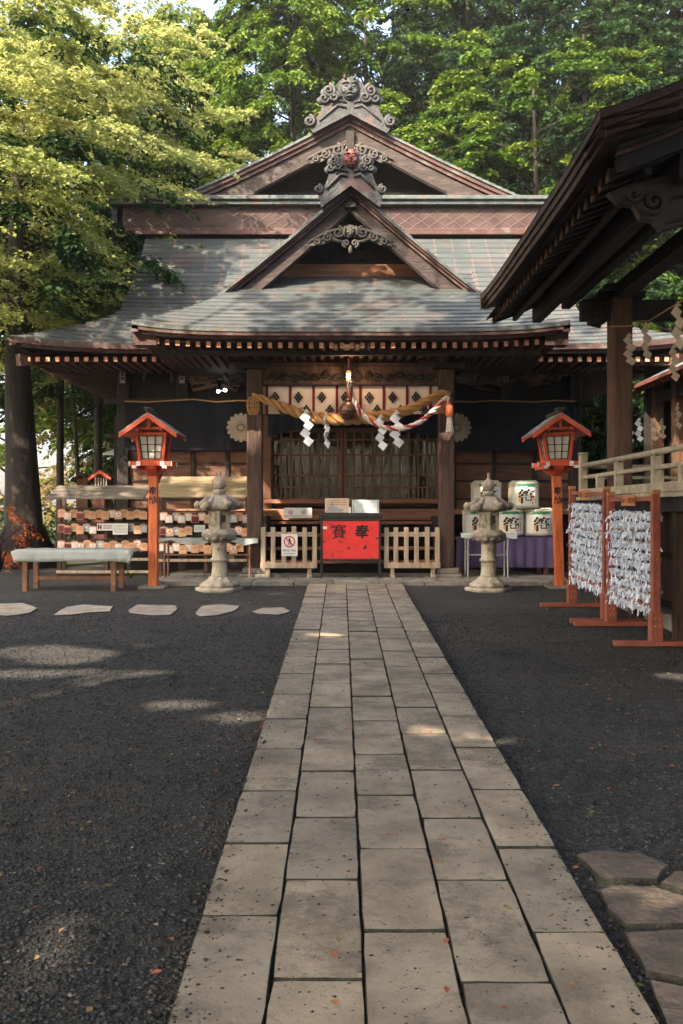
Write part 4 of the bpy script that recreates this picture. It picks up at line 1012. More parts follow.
    twisted(mb, pts, .042, 3, .3, mats=[0,0,1]); mb.build('twisted_cord', [M_whiterope, M_redrope], t)
    mb = MB(); mb.cs = True; c = Q(449.3,411,yy+.05); mb.lathe([(.03,.1),(.058,.08),(.062,-.06),(.05,-.09)], c, 14); mb.build('tassel_head', M_vermpost, t)
    c = Q(449.3,414,yy+.05); mb = MB()
    for k in range(46):
        a = U(0,6.28); r = U(.01,.055); mb.tube([c+Vector((r*.7*math.cos(a),r*.7*math.sin(a),0)), c+Vector((r*1.1*math.cos(a),r*1.1*math.sin(a),-.15)), c+Vector((r*1.45*math.cos(a),r*1.45*math.sin(a),-.29+U(-.02,.02)))], .008, 4)
    mb.cs = True; mb.build('tassel_fringe', M_whiterope, t)
    # hanging lamp
    lx = Q(348.5,377,15.95)
    t = T('pendant_lamp', 'small glowing bulb in a brass holder hanging above the middle of the white curtain', 'lamp', lx)
    mb = MB(); mb.cs = True; mb.ball(lx+Vector((0,0,.01)), (.032,.032,.042), 12, 10); mb.build('bulb', M_bulb, t)
    mb = MB(); mb.lathe([(.02,.13),(.05,.10),(.055,.055),(.03,.04)], lx, 14); mb.lathe([(.045,-.045),(.06,-.06),(.055,-.13),(.02,-.15)], lx, 14); mb.tube([lx+Vector((0,0,.12)),lx+Vector((0,0,.3))],.012,6); mb.build('brass_holder', M_bell, t)
    mb = MB()
    for k in range(4): a = k*PI/2+.78; mb.bar(lx+Vector((.045*math.cos(a),.045*math.sin(a),-.05)), lx+Vector((.045*math.cos(a),.045*math.sin(a),.06)), .006)
    mb.build('cage', M_bell, t)
    pl = bpy.data.lights.new('lamp_light', 'POINT'); pl.energy = 3.2; pl.color = (1,.62,.34); pl.shadow_soft_size = .03; po = bpy.data.objects.new('lamp_light', pl); COL.objects.link(po); po.location = (0,-.09,.02); po.parent = t
    return shide
shide = ropes()

# ------------------------------------------------------------------ offertory box, fences, notices
def front_things():
    y = 15.95; xa = QX(320.5,y); xb = QX(381,y); z0 = .52; z1 = QZ(514.5,y)
    t = T('offertory_box', 'red fronted offertory box in a black frame at the top of the path', 'offertory box', ((xa+xb)/2, y+.25, z0))
    mb = MB(); zb = QZ(561,y)
    mb.box(xa, xb, y+.03, y+.55, zb, z1-.06); mb.build('box_body', M_black, t)
    mb = MB(); w = .035
    for x in (xa, xb-w): mb.box(x, x+w, y-.01, y+.03, z0, z1-.05); mb.box(x, x+w, y+.52, y+.56, z0, z1-.05)
    mb.box(xa+w, xb-w, y-.008, y+.03, zb, zb+.035); mb.box(xa+w,xb-w,y-.008,y+.03,z1-.10,z1-.05)
    mb.box(xa-.03, xb+.03, y-.018, y+.6, z1-.048, z1)
    mb.build('frame', M_black, t, bevel=.006)
    mb = MB(); mb.box(xa+w+.003, xb-w-.003, y, y+.028, zb+.038, z1-.103); p = mb.build('red_panel', M_boxred, t)
    mb = MB()
    addtext(mb, '賽', .25, lambda v: (QX(339,y)+v.x, y-.006, QZ(531.5,y)+v.y), .0)
    addtext(mb, '奉', .23, lambda v: (QX(362.3,y)+v.x, y-.004, QZ(531.5,y)+v.y), .006)
    mb.build('painted_characters', M_ink, p)
    mb = MB(); mb.box(QX(323,y),QX(327,y),y-.004,y-.001,QZ(529,y),QZ(526.5,y)); mb.build('sticker', M_sign, p)
    mb = MB()
    for k in range(9): yy = y+.02+.055*k; mb.box(xa+.03, xb-.03, yy, yy+.02, z1+.002, z1+.02)
    mb.build('coin_slats', M_black, t)
    # notices on the box
    def board(pxa,pya,pxb,pyb,yy,m,name,lab,cat,fn,thk=.015,tilt=-.2):
        a = QX(pxa,yy); b = QX(pxb,yy); zt = QZ(pya,yy); zb_ = QZ(pyb,yy); h = zt-zb_
        t = T(name, lab, cat, ((a+b)/2, yy, zb_)); mb = MB(); mb.box(-(b-a)/2,(b-a)/2,0,thk,0,h); 
        o = mb.build('board', m, t, world=False, bevel=.003)
        fn(o, b-a, h); t.rotation_euler = (tilt,0,0); return t
    def lines(o, w, h, n=4, m=M_signgrey, x0=-.42, x1=.42, ys=(.2,.8), hh=.010, red=False):
        mb = MB()
        for k in range(n):
            z = h*(ys[0]+(ys[1]-ys[0])*k/max(1,n-1)); x = w*x0
            while x < w*x1: l = U(.012,.035); mb.box(x, min(x+l,w*x1), -.003, -.001, z, z+hh); x += l+.008
        mb.build('print', m, o, world=False)
    def f1(o,w,h): lines(o,w,h,3,M_leg,-.4,.4,(.55,.8)); mb = MB(); mb.add([(-w*.48,-.002,.01),(w*.2,-.002,.01),(w*.3,-.002,h*.2),(-w*.1,-.002,h*.45),(-w*.2,-.002,h*.8),(-w*.3,-.002,h*.5)],[(0,1,2,3,4,5)]); mb.build('drawing', M_signgrey, o, world=False)
    board(325,498,349,512.5,16.3,M_woodnote,'notice_board','tan picture board propped on the left half of the offertory box','notice board',f1)
    def f2(o,w,h): 
        lines(o,w,h,3,M_signgrey,-.32,.32,(.45,.75)); mb = MB()
        for k in range(6): mb.box(-w*.36+k*w*.13,-w*.36+k*w*.13+.012,-.003,-.001,h*.12,h*.18)
        mb.build('red_marks', M_signred, o, world=False)
        mb = MB(); mb.box(-w*.47,-w*.44,-.004,-.001,h*.06,h*.94); mb.box(w*.44,w*.47,-.004,-.001,h*.06,h*.94); mb.build('border', M_signgrey, o, world=False)
    board(352,499.5,379,513,16.3,M_greennote,'notice_board','pale green notice board propped on the right half of the offertory box','notice board',f2)
    def f3(o,w,h):
        for sx in (-.26,.2):
            mb = MB(); mb.lathe([(h*.24,0),(h*.24,.003),(h*.19,.003),(h*.19,0)],(0,0,0),18,cap=False); mb.xf(Matrix.Translation((w*sx,-.0015,h*.58)) @ Matrix.Rotation(R(90),4,'X')); mb.build('round_symbol', M_signred, o, world=False)
            mb = MB(); mb.box(w*sx-.02,w*sx+.02,-.0055,-.0045,h*.5,h*.66); mb.build('symbol_print', M_signgrey, o, world=False)
        lines(o,w,h,2,M_signgrey,-.42,.42,(.08,.2),.008)
    board(283.5,507.5,312,518,17.0,M_sign,'notice_board','white landscape notice with two round symbols on the steps left of the offertory box','notice board',f3)
    # small object between the boards
    mb = MB(); mb.box(QX(348.5,16.2),QX(351,16.2),16.2,16.24,1.552,QZ(507,16.2)); tag(mb.build('charm_card', M_sign), 'tiny white card standing between the two boards on the offertory box', 'card')
    # low fences
    y = 16.05
    for cs, r, feet, lab in (((263.3,273.2,284,294,304.8,314.6),(260.5,317),(268,309.5),'weathered low picket barrier left of the offertory box, carrying the prohibition sign'),
                         ((386.4,395.9,406.2,416.3,427.1,437.1),(384,440),(392.5,433),'weathered low picket barrier right of the offertory box, with bare slats')):
        t = T('picket_barrier', lab, 'barrier', (QX(sum(r)/2,y), y, .52), 0, 'low wooden picket barriers')
        for c in cs:
            mb = MB(); mb.box(QX(c-2.3,y),QX(c+2.3,y),y-.03,y-.008,QZ(566,y),QZ(527+U(-.8,.8),y)); mb.build('slat', M_grey, t, bevel=.004)
        mb = MB(); mb.box(QX(r[0],y),QX(r[1],y),y-.055,y-.031,QZ(568,y),QZ(562.5,y)); mb.build('bottom_rail', M_grey, t, bevel=.004)
        mb = MB(); mb.box(QX(r[0]+2,y),QX(r[1]-1,y),y-.007,y+.03,QZ(536.5,y),QZ(532,y)); mb.build('top_rail', M_grey, t, bevel=.004)
        for f in feet:
            mb = MB(); mb.box(QX(f-2,y),QX(f+2,y),y-.02,y+.06,.52,QZ(562,y)); mb.box(QX(f-2.4,y),QX(f+2.4,y),y-.14,y+.2,.52,.56); mb.build('foot', M_grey, t, bevel=.004)
    # prohibition sign
    y = 15.97; t = T('prohibition_sign', 'white sign with a red crossed-out walking figure hung on the left picket barrier', 'sign', (QX(289.5,y),y,QZ(556,y)))
    mb = MB(); mb.box(QX(281.5,y),QX(297.5,y),y,y+.008,QZ(556,y),QZ(534,y)); p = mb.build('board', M_sign, t)
    cx_ = QX(289.5,y); cz = QZ(541.7,y)
    mb = MB(); mb.lathe([(.092,0),(.092,.004),(.074,.004),(.074,0)],(0,0,0),28,cap=False); mb.xf(Matrix.Translation((cx_,y-.003,cz)) @ Matrix.Rotation(R(90),4,'X')); mb.bar((cx_-.055,y-.009,cz+.055),(cx_+.055,y-.009,cz-.055),.004,.016); mb.build('red_ring', M_signred, p)
    mb = MB(); mb.ball((cx_,y-.004,cz+.045),(.014,.003,.014)); mb.box(cx_-.013,cx_+.013,y-.005,y-.002,cz-.012,cz+.03); mb.bar((cx_-.005,y-.004,cz-.01),(cx_-.028,y-.004,cz-.06),.004,.012); mb.bar((cx_+.004,y-.004,cz-.01),(cx_+.024,y-.004,cz-.058),.004,.012); mb.bar((cx_+.01,y-.004,cz+.025),(cx_+.032,y-.004,cz-.005),.004,.009); mb.bar((cx_-.01,y-.004,cz+.025),(cx_-.032,y-.004,cz-.0),.004,.009); mb.build('walking_figure', M_ink, p)
    mb = MB(); addtext(mb, '無断立入禁止', .036, lambda v: (cx_+v.x, y-.003, QZ(550.4,y)+v.y), .0006); addtext(mb, 'NO TRESPASSING', .024, lambda v: (cx_+v.x, y-.003, QZ(553.6,y)+v.y), .0004); mb.build('lettering', M_signblue, p)
front_things()

# ------------------------------------------------------------------ red lantern posts
def red_lantern(loc, lab):
    t = T('red_lantern_post', lab, 'lantern', loc, 0, 'red wooden lantern posts')
    W = False
    H = 2.51     # apex height above ground
    mb = MB(); mb.box(-.065,.065,-.06,.06,0,1.72); mb.build('post', M_vermpost, t, world=W, bevel=.008)
    mb = MB(); addtext(mb, '奉', .125, lambda v: (v.x, -.0625, 1.44+v.y), .003); addtext(mb, '納', .125, lambda v: (v.x, -.0625, 1.30+v.y), .003); mb.build('painted_characters', M_ink, t, world=W)
    mb = MB(); mb.box(-.2,.2,-.2,.2,-.04,.03); mb.build('foot_stone', M_plinth, t, world=W, bevel=.015)
    # bracket under the tray
    mb = MB(); mb.prism([(-.065,1.66),(.065,1.66),(.22,1.76),(.24,1.80),(-.24,1.80),(-.22,1.76)], -.07, .07)
    i0 = len(mb.v); mb.prism([(-.065,1.66),(.065,1.66),(.22,1.757),(.24,1.797),(-.24,1.797),(-.22,1.757)], -.069, .069); mb.xf(Matrix.Rotation(R(90),4,'Z'), i0)
    mb.build('bracket', M_verm, t, world=W, bevel=.005)
    mb = MB()
    for s in (-1,1):
        mb.box(-.31,.31,s*.22-.03,s*.22+.03,1.80,1.865); mb.box(s*.22-.028,s*.22+.028,-.33,.33,1.766,1.799)
    mb.box(-.25,.25,-.19,.19,1.81,1.85); mb.build('tray', M_verm, t, world=W, bevel=.004)
    mb = MB()
    for s in (-1,1):
        for q in (-1,1):
            mb.box(s*.31-.006,s*.31+.006,q*.22-.034,q*.22+.034,1.796,1.869); mb.box(s*.22-.033,s*.22+.033,q*.33-.006,q*.33+.006,1.762,1.803)
    for s in (-1,1): mb.box(s*.175-.03,s*.175+.03,-.262,-.2505,1.80,1.868)
    mb.build('metal_caps', M_metal, t, world=W)
    # lamp body, wider at the top
    zb, zt = 1.868, 2.29; b, a = .165, .215
    def cor(sx, sy, z): k = b+(a-b)*(z-zb)/(zt-zb); return Vector((sx*k, sy*k, z))
    mb = MB()
    for sx in (-1,1):
        for sy in (-1,1): mb.bar(cor(sx,sy,zb), cor(sx,sy,zt), .042)
    for z in (zb+.012, zt-.02):
        k = b+(a-b)*(z-zb)/(zt-zb)
        for s in (-1,1): mb.bar((-k+.02,s*k,z),(k-.02,s*k,z),.035,.035 if z < 2 else .05); mb.bar((s*k,-k+.02,z),(s*k,k-.02,z),.035,.035 if z < 2 else .05)
    mb.build('lamp_frame', M_verm, t, world=W, bevel=.003)
    mb = MB(); mb.add([cor(sx,sy,z)*1.0-Vector((sx*.018,sy*.018,0)) for z in (zb+.02,zt-.04) for sx,sy in ((-1,-1),(1,-1),(1,1),(-1,1))],[(0,1,5,4),(1,2,6,5),(2,3,7,6),(3,0,4,7)]); pn = mb.build('pane', M_pane, t, world=W)
    mb = MB()
    for rot in range(4):
        M = Matrix.Rotation(rot*PI/2,4,'Z'); i0 = len(mb.v)
        zz = [zb+.04, zb+.145, zb+.25, zt-.05]
        for z in zz: k = b+(a-b)*(z-zb)/(zt-zb)-.012; mb.bar((-k+.02,-k,z),(k-.02,-k,z),.012,.011)
        for f in (-.86,-.3,.3,.86):
            k0 = b-.01; k1 = a-.014; mb.bar((f*k0,-k0-.001,zb+.03),(f*k1,-k1-.001,zt-.04),.011,.012)
        mb.xf(M, i0)
    mb.build('grille', M_grill, pn, world=W)
    # gabled roof: ridge runs front to back
    mb = MB(); ap = 2.56; ev = 2.27; hw = .40; d = .42
    for s in (-1,1):
        mb.add([(0,-d,ap),(s*hw,-d,ev),(s*hw,d,ev),(0,d,ap),(0,-d,ap-.03),(s*hw,-d,ev-.03),(s*hw,d,ev-.03),(0,d,ap-.03)],[(0,1,2,3),(7,6,5,4),(0,4,5,1),(1,5,6,2),(2,6,7,3)])
    mb.build('roof_boards', M_verm, t, world=W)
    mb = MB()
    for s in (-1,1):
        for k in range(4):
            f0 = k/4; f1 = (k+1)/4+.02; za = ap+.008-(ap-ev)*f0; zb2 = ap+.016-(ap-ev)*f1
            mb.add([(s*hw*f0*1.03,-d-.03,za),(s*hw*f1*1.03,-d-.03,zb2),(s*hw*f1*1.03,d+.03,zb2),(s*hw*f0*1.03,d+.03,za),(s*hw*f1*1.03,-d-.03,zb2-.016),(s*hw*f1*1.03,d+.03,zb2-.016),(s*hw*f0*1.03,-d-.03,za-.016),],[(0,1,2,3),(1,4,5,2),(0,6,4,1)])
    mb.build('roof_covering', M_steel, t, world=W)
    mb = MB()
    for s in (-1,1):
        for yy in (-d-.034, d-.0): mb.prism([(0,ap-.002),(s*hw*1.04,ev-.012),(s*hw*1.04,ev-.072),(0,ap-.075)] if s > 0 else [(0,ap-.075),(s*hw*1.04,ev-.072),(s*hw*1.04,ev-.012),(0,ap-.002)], yy, yy+.03)
    mb.box(-.02,.02,-d+.05,-d+.09,2.36,2.50); mb.box(-.2,.2,-d+.1,-d+.14,2.33,2.37)
    for s in (-1,1): mb.box(s*.17-.02,s*.17+.02,-d+.04,d-.04,2.31,2.345)
    mb.build('bargeboard', M_verm, t, world=W)
    mb = MB(); mb.box(-.035,.035,-d-.05,d+.05,ap+.01,ap+.055); mb.box(-.05,.05,-d-.07,-d+.02,ap+.05,ap+.075); mb.box(-.028,.028,-.2,-.12,ap+.055,ap+.1); mb.build('ridge_pole', M_black, t, world=W, bevel=.006)
    return t
l1 = red_lantern((QX(153.5,14.9),14.9,.447), 'red wooden lantern on a post left of the path, before the plaque racks')
l2 = red_lantern((QX(559.5,14.9),14.9,.447), 'red wooden lantern on a slightly leaning post, beside the paper fortune racks')
l2.rotation_euler = (0,R(-1.6),0)

# ------------------------------------------------------------------ stone lanterns
def stone_lantern(x, y, lab, sc=1, rz=0, sd=1, col=None):
    r = random.Random(sd)
    t = T('stone_lantern', lab, 'stone lantern', (x,y,gz(y)), rz, 'weathered stone lanterns'); t.scale = (sc,sc,sc)
    k = .00234
    def lobes(n, amp): return lambda a, z: 1+amp*math.cos(n*a)+r.uniform(-.006,.006)
    mb = MB(); mb.cs = True
    mb.lathe([(.32,-.03),(.335,.02),(.33,.045),(.26,.05)],(0,0,0),30,mod=lobes(6,.05)); mb.lathe([(.27,.05),(.28,.09),(.22,.13),(.16,.17),(.15,.20)],(0,0,0),36,mod=lobes(9,.07))
    mb.build('base', M_lichenlow, t, world=False)
    mb = MB(); mb.cs = True
    mb.lathe([(.12,.19),(.125,.22),(.112,.25),(.107,.40),(.108,.42),(.128,.425),(.135,.445),(.128,.465),(.108,.47),(.105,.60),(.107,.69),(.112,.70)],(0,0,0),28); s = mb.build('shaft', M_lichenlow, t, world=False)
    mb = MB()
    for q in range(4): a = q*PI/4; mb.bar((-.028*math.cos(a),-.109,.60-.028*math.sin(a)),(.028*math.cos(a),-.109,.60+.028*math.sin(a)),.006,.007)
    mb.build('star_mark', M_lichen, s, world=False)
    mb = MB(); mb.cs = True; mb.lathe([(.11,.69),(.16,.70),(.19,.735),(.235,.775),(.25,.81),(.24,.845),(.21,.86),(.19,.885),(.17,.89)],(0,0,0),36,mod=lobes(6,.035))
    for q in range(12): a = q*PI/6+.26; mb.ball((.205*math.cos(a),.205*math.sin(a),.755),(.05,.05,.035),8,6)
    mb.build('middle_platform', M_lichen, t, world=False)
    # fire box, hexagonal with openings front and back
    mb = MB(); rr = .155
    c = [Vector((rr*math.cos(PI/6+q*PI/3-0), rr*math.sin(PI/6+q*PI/3), 0)) for q in range(6)]
    for q in range(6):
        a = c[q]; b = c[(q+1)%6]; mb.bar(a*.94+Vector((0,0,.885)), a*.94+Vector((0,0,1.16)), .045); mid = (a+b)/2
        ang = math.atan2(mid.y, mid.x)
        front = True
        d = (b-a).normalized(); ln = (b-a).length
        Mx = Matrix.Translation((mid.x,mid.y,1.02)) @ Matrix.Rotation(ang-PI/2,4,'Z')
        i0 = len(mb.v)
        if q in (1,4):
            mb.box(-ln/2,-.035,-.02,0,-.135,.135); mb.box(.035,ln/2,-.02,0,-.135,.135); mb.box(-.035,.035,-.02,0,-.135,-.03); mb.box(-.035,.035,-.02,0,.07,.135)
        else: mb.box(-ln/2,ln/2,-.02,0,-.135,.135); mb.box(-.03,.03,-.0,.012,-.08,.08)
        mb.xf(Mx, i0)
    mb.build('fire_box', M_lichenlow, t, world=False, bevel=.006)
    # roof with six upturned curls
    mb = MB(); mb.cs = True
    mb.lathe([(.16,1.155),(.24,1.165),(.27,1.19),(.268,1.225),(.235,1.26),(.20,1.30),(.17,1.345),(.13,1.375),(.07,1.385)],(0,0,0),48,mod=lobes(6,.05))
    for q in range(6):
        a = q*PI/3 + 0; d = Vector((math.cos(a),math.sin(a),0))
        mb.tube([d*.15+Vector((0,0,1.35)), d*.24+Vector((0,0,1.27)), d*.30+Vector((0,0,1.215)), d*.335+Vector((0,0,1.235))],[.03,.04,.048,.045],8)
        mb.ball(tuple(d*.315+Vector((0,0,1.24))),(.052,.052,.056),12,8)
    mb.build('roof', M_lichen, t, world=False)
    mb = MB(); mb.cs = True
    mb.lathe([(.06,1.38),(.075,1.40),(.085,1.43),(.082,1.455),(.055,1.465)],(0,0,0),24,mod=lobes(8,.06)); mb.lathe([(.05,1.465),(.08,1.49),(.093,1.535),(.088,1.575),(.06,1.61),(.03,1.635),(.018,1.66),(.016,1.70),(.024,1.715),(.012,1.73)],(0,0,0),24)
    mb.build('finial', M_lichen, t, world=False)
    return t
stone_lantern(QX(219.5,14.5),14.5,'weathered stone lantern left of the path, in front of the right prayer plaque rack',1.0,.05,1)
stone_lantern(QX(488.5,14.5),14.5,'weathered stone lantern right of the path, in front of the straw barrels',.985,-.1,2)

# ------------------------------------------------------------------ tables
def tables():
    # left low table under a pale sheet
    y = 14.35; xa = QX(19,y); xb = QX(126,y); zt = 1.035; zb = .87; g = .44
    t = T('low_table', 'low brown legged table at far left wrapped in a pale blue-grey sheet', 'table', ((xa+xb)/2,y+.25,g))
    mb = MB(); mb.box(xa+.02,xb-.02,y+.02,y+.53,zb+.01,zt-.01); mb.build('tabletop', M_leg, t)
    for px_, dy in ((24.5,0),(113,0),(35.5,.46),(121,.46)):
        mb = MB(); x = QX(px_,y+dy); mb.box(x-.035,x+.035,y+.04+dy-.03,y+.04+dy+.04,g-.02,zb+.02); mb.build('leg', M_leg, t, bevel=.005)
    mb = MB(); mb.box(xa+.1,xb-.1,y+.48,y+.52,.57,.62); mb.build('stretcher', M_leg, t)
    mb = MB(); mb.cs = True; n = 50; m = 8; f = []; vs = []
    # sheet profile round the top: front skirt - top - back
    def prof(s, x):
        wv = .005*math.sin(x*17)+.004*math.sin(x*41+1)
        if s < .4: q = s/.4; return (y-.01+wv*(1-q)-.03*(1-q), zb-.01+ (zt-zb+.01)*q + .004*math.sin(x*9)*(1-q))
        q = (s-.4)/.6; return (y-.01+.57*q, zt+.004*math.sin(x*23+q*9))
    for j in range(m+1):
        for i in range(n+1):
            u = i/n; x = xa-.12 + (xb-xa+.24)*u; s = j/m; yy, zz = prof(s, x)
            e = max(0, abs(u-.5)-.44)/.06; zz -= .05*e*e*(s if s > .4 else .4); x += (.5-u)*.12*(1-min(1,s/.4))
            if e > .2 and u > .5: yy += U(-.02,.02); zz += U(-.02,.02)
            vs.append((x,yy,zz))
    for j in range(m):
        for i in range(n): a = j*(n+1)+i; f.append((a,a+1,a+n+2,a+n+1))
    mb.add(vs,f)
    sh = mb.build('sheet', M_bluecloth, t); so = sh.modifiers.new('s','SOLIDIFY'); so.thickness = .006
    # folding table in front of the right plaque rack, pale cloth
    def ftable(pxa, pxb, y, zt, lab, m, legs, name='folding_table', mleg=M_leg, drop=.09, dep=.45):
        xa = QX(pxa,y); xb = QX(pxb,y)
        t = T(name, lab, 'table', ((xa+xb)/2,y+dep/2,.52))
        mb = MB(); mb.box(xa+.05,xb-.05,y+.02,y+dep,zt-.035,zt-.008); mb.build('tabletop', mleg, t)
        for lx in legs:
            x = QX(lx,y)
            for yy in (y+.05,y+dep-.05): mb = MB(); mb.tube([(x,yy,.51),(x,yy,zt-.03)],.018,8); mb.build('leg', mleg, t)
            mb = MB(); mb.tube([(x,y+.05,zt-.3),(x,y+dep-.05,zt-.3)],.012,6); mb.build('leg_brace', mleg, t)
        if name == 'folding_table':
            mb = MB(); mb.tube([(QX(legs[0],y),y+.05,.88),(QX(legs[-1],y),y+.05,.88)],.014,6); mb.build('cross_bar', mleg, t)
        mb = MB(); n = 44
        def bt(x): return zt - drop*(.75+.35*math.sin(x*7.3)+.15*math.sin(x*19)) - .0
        wavy(mb, xa, xb, y, 0, zt, .012, n, 4, .33, 0, bt)
        c = mb.build('cloth_front', m, t)
        mb = MB(); mb.cs = True; vs = [(xa+(xb-xa)*i/n, y+.003+dep*j/4, zt+.003*math.sin(i*.9+j)) for j in range(5) for i in range(n+1)]
        mb.add(vs, [(j*(n+1)+i,j*(n+1)+i+1,(j+1)*(n+1)+i+1,(j+1)*(n+1)+i) for j in range(4) for i in range(n)]); mb.build('cloth_top', m, t)
        return t
    ftable(158,258,15.95,QZ(538.5,15.95),'narrow folding table under a pale blue cloth behind the left stone lantern',M_bluecloth,(164,249.5))
    ftable(461,517,15.95,QZ(533.5,15.95),'small folding table with a white cloth in front of the purple draped table',M_greennote,(468.5,508.5),mleg=M_steel,drop=.07)
    # purple draped table
    y = 16.7; xa = QX(457,y); xb = QX(553,y); zt = QZ(537,y)
    t = T('draped_table', 'long table covered by a purple cloth carrying the straw sake barrels', 'table', ((xa+xb)/2,y+.35,.52))
    mb = MB(); mb.box(xa+.02,xb-.02,y+.03,y+.75,zt-.05,zt-.01); mb.build('tabletop', M_leg, t)
    for x in (xa+.1,xb-.1):
        for yy in (y+.1,y+.68): mb = MB(); mb.box(x-.03,x+.03,yy-.03,yy+.03,.5,zt-.05); mb.build('leg', M_leg, t)
    mb = MB(); wavy(mb, xa, xb, y, QZ(567.5,y), zt, .02, 90, 8, .17); 
    n = 12; mb.add([(xa,y+.003,zt),(xb,y+.003,zt),(xb,y+.76,zt),(xa,y+.76,zt)],[(0,1,2,3)]); mb.build('purple_cloth', M_purple, t)
    return zt
ztable = tables()

# ------------------------------------------------------------------ straw barrels
def barrels():
    def barrel(pxc, zb, y, lab):
        r = .252; h = .46; x = QX(pxc,y)
        t = T('sake_barrel', lab, 'barrel', (x,y,zb), 0, 'straw wrapped sake barrels')
        W = False
        mb = MB(); mb.cs = True
        mb.lathe([(r*.80,0),(r*.93,.012),(r*1.0,.05),(r*1.02,h*.5),(r*1.0,h-.05),(r*.93,h-.012),(r*.80,h),(r*.2,h+.004)],(0,0,0),36); mb.build('straw_wrap', M_barrel, t, world=W)
        mb = MB()
        for z in (.035,h-.035,h-.08): mb.tube([(r*1.02*math.cos(a),r*1.02*math.sin(a),z) for a in [2*PI*k/32 for k in range(33)]],.012,6)
        for k in range(8):
            a = 2*PI*k/8+.39; d = (math.cos(a),math.sin(a)); mb.tube([(0,0,h+.012),(d[0]*r*.8,d[1]*r*.8,h+.012),(d[0]*r*1.0,d[1]*r*1.0,h-.03)],.009,6)
        mb.cs = True; mb.build('rope_binding', M_barrel, t, world=W)
        def cyl(u, v, rr=1.035): a = -PI/2 + u/r; return (r*rr*math.cos(a), r*rr*math.sin(a), v)
        mb = MB(); mb.cs = True; n = 20; us = [-.26+.52*k/n for k in range(n+1)]; mb.add([cyl(u,.055) for u in us]+[cyl(u,h-.095) for u in us],[(k,k+1,k+n+2,k+n+1) for k in range(n)]); lb = mb.build('label', M_label, t, world=W)
        mb = MB()
        for q in range(7):
            u0 = -.12+.04*q; z0 = h-.068+ (.008 if q%2 else 0); mb.add([cyl(u0+.028*math.cos(a),z0+.017*math.sin(a)*(1.3 if q%3==1 else 1),1.065+.004*(q%3)) for a in [2*PI*k/10 for k in range(10)]],[tuple(range(10))])
        mb.build('green_pine_mark', M_green, t, world=W)
        cz = .205
        mb = MB(); mb.add([cyl(.0+.138*math.cos(a)*(1+.12*math.cos(3*a)),cz-.015+.115*math.sin(a),1.045) for a in [2*PI*k/24 for k in range(24)]],[tuple(range(24))]); mb.build('orange_glow', M_orange, lb, world=W)
        mb = MB(); addtext(mb,'笹',.27,lambda v: cyl(v.x,cz+v.y,1.055),.007); mb.build('brush_character', M_ink, lb, world=W)
        mb = MB(); addtext(mb,'清酒',.045,lambda v: cyl(.17+v.x*.9,.30+v.y,1.05),.001)
        for k in range(5): a = .155; mb.add([cyl(a,.10+k*.033,1.05),cyl(a+.035,.10+k*.033,1.05),cyl(a+.035,.118+k*.033,1.05),cyl(a,.118+k*.033,1.05)],[(0,1,2,3)])
        mb.build('side_print', M_signgrey, lb, world=W)
    y = 17.02; z = ztable+.006
    barrel(477.5,z,y,'straw sake barrel at the left end of the bottom row, half hidden by stone lantern')
    barrel(508.5,z,y,'straw sake barrel on the purple table, middle of the bottom row')
    barrel(538.5,z,y,'straw sake barrel at the right end of the bottom row, beside red lantern post')
    barrel(486,z+.468,y,'straw sake barrel in the upper row on the left, behind the stone lantern finial')
    barrel(523.5,z+.468,y,'straw sake barrel in the upper row on the right, unobstructed')
barrels()

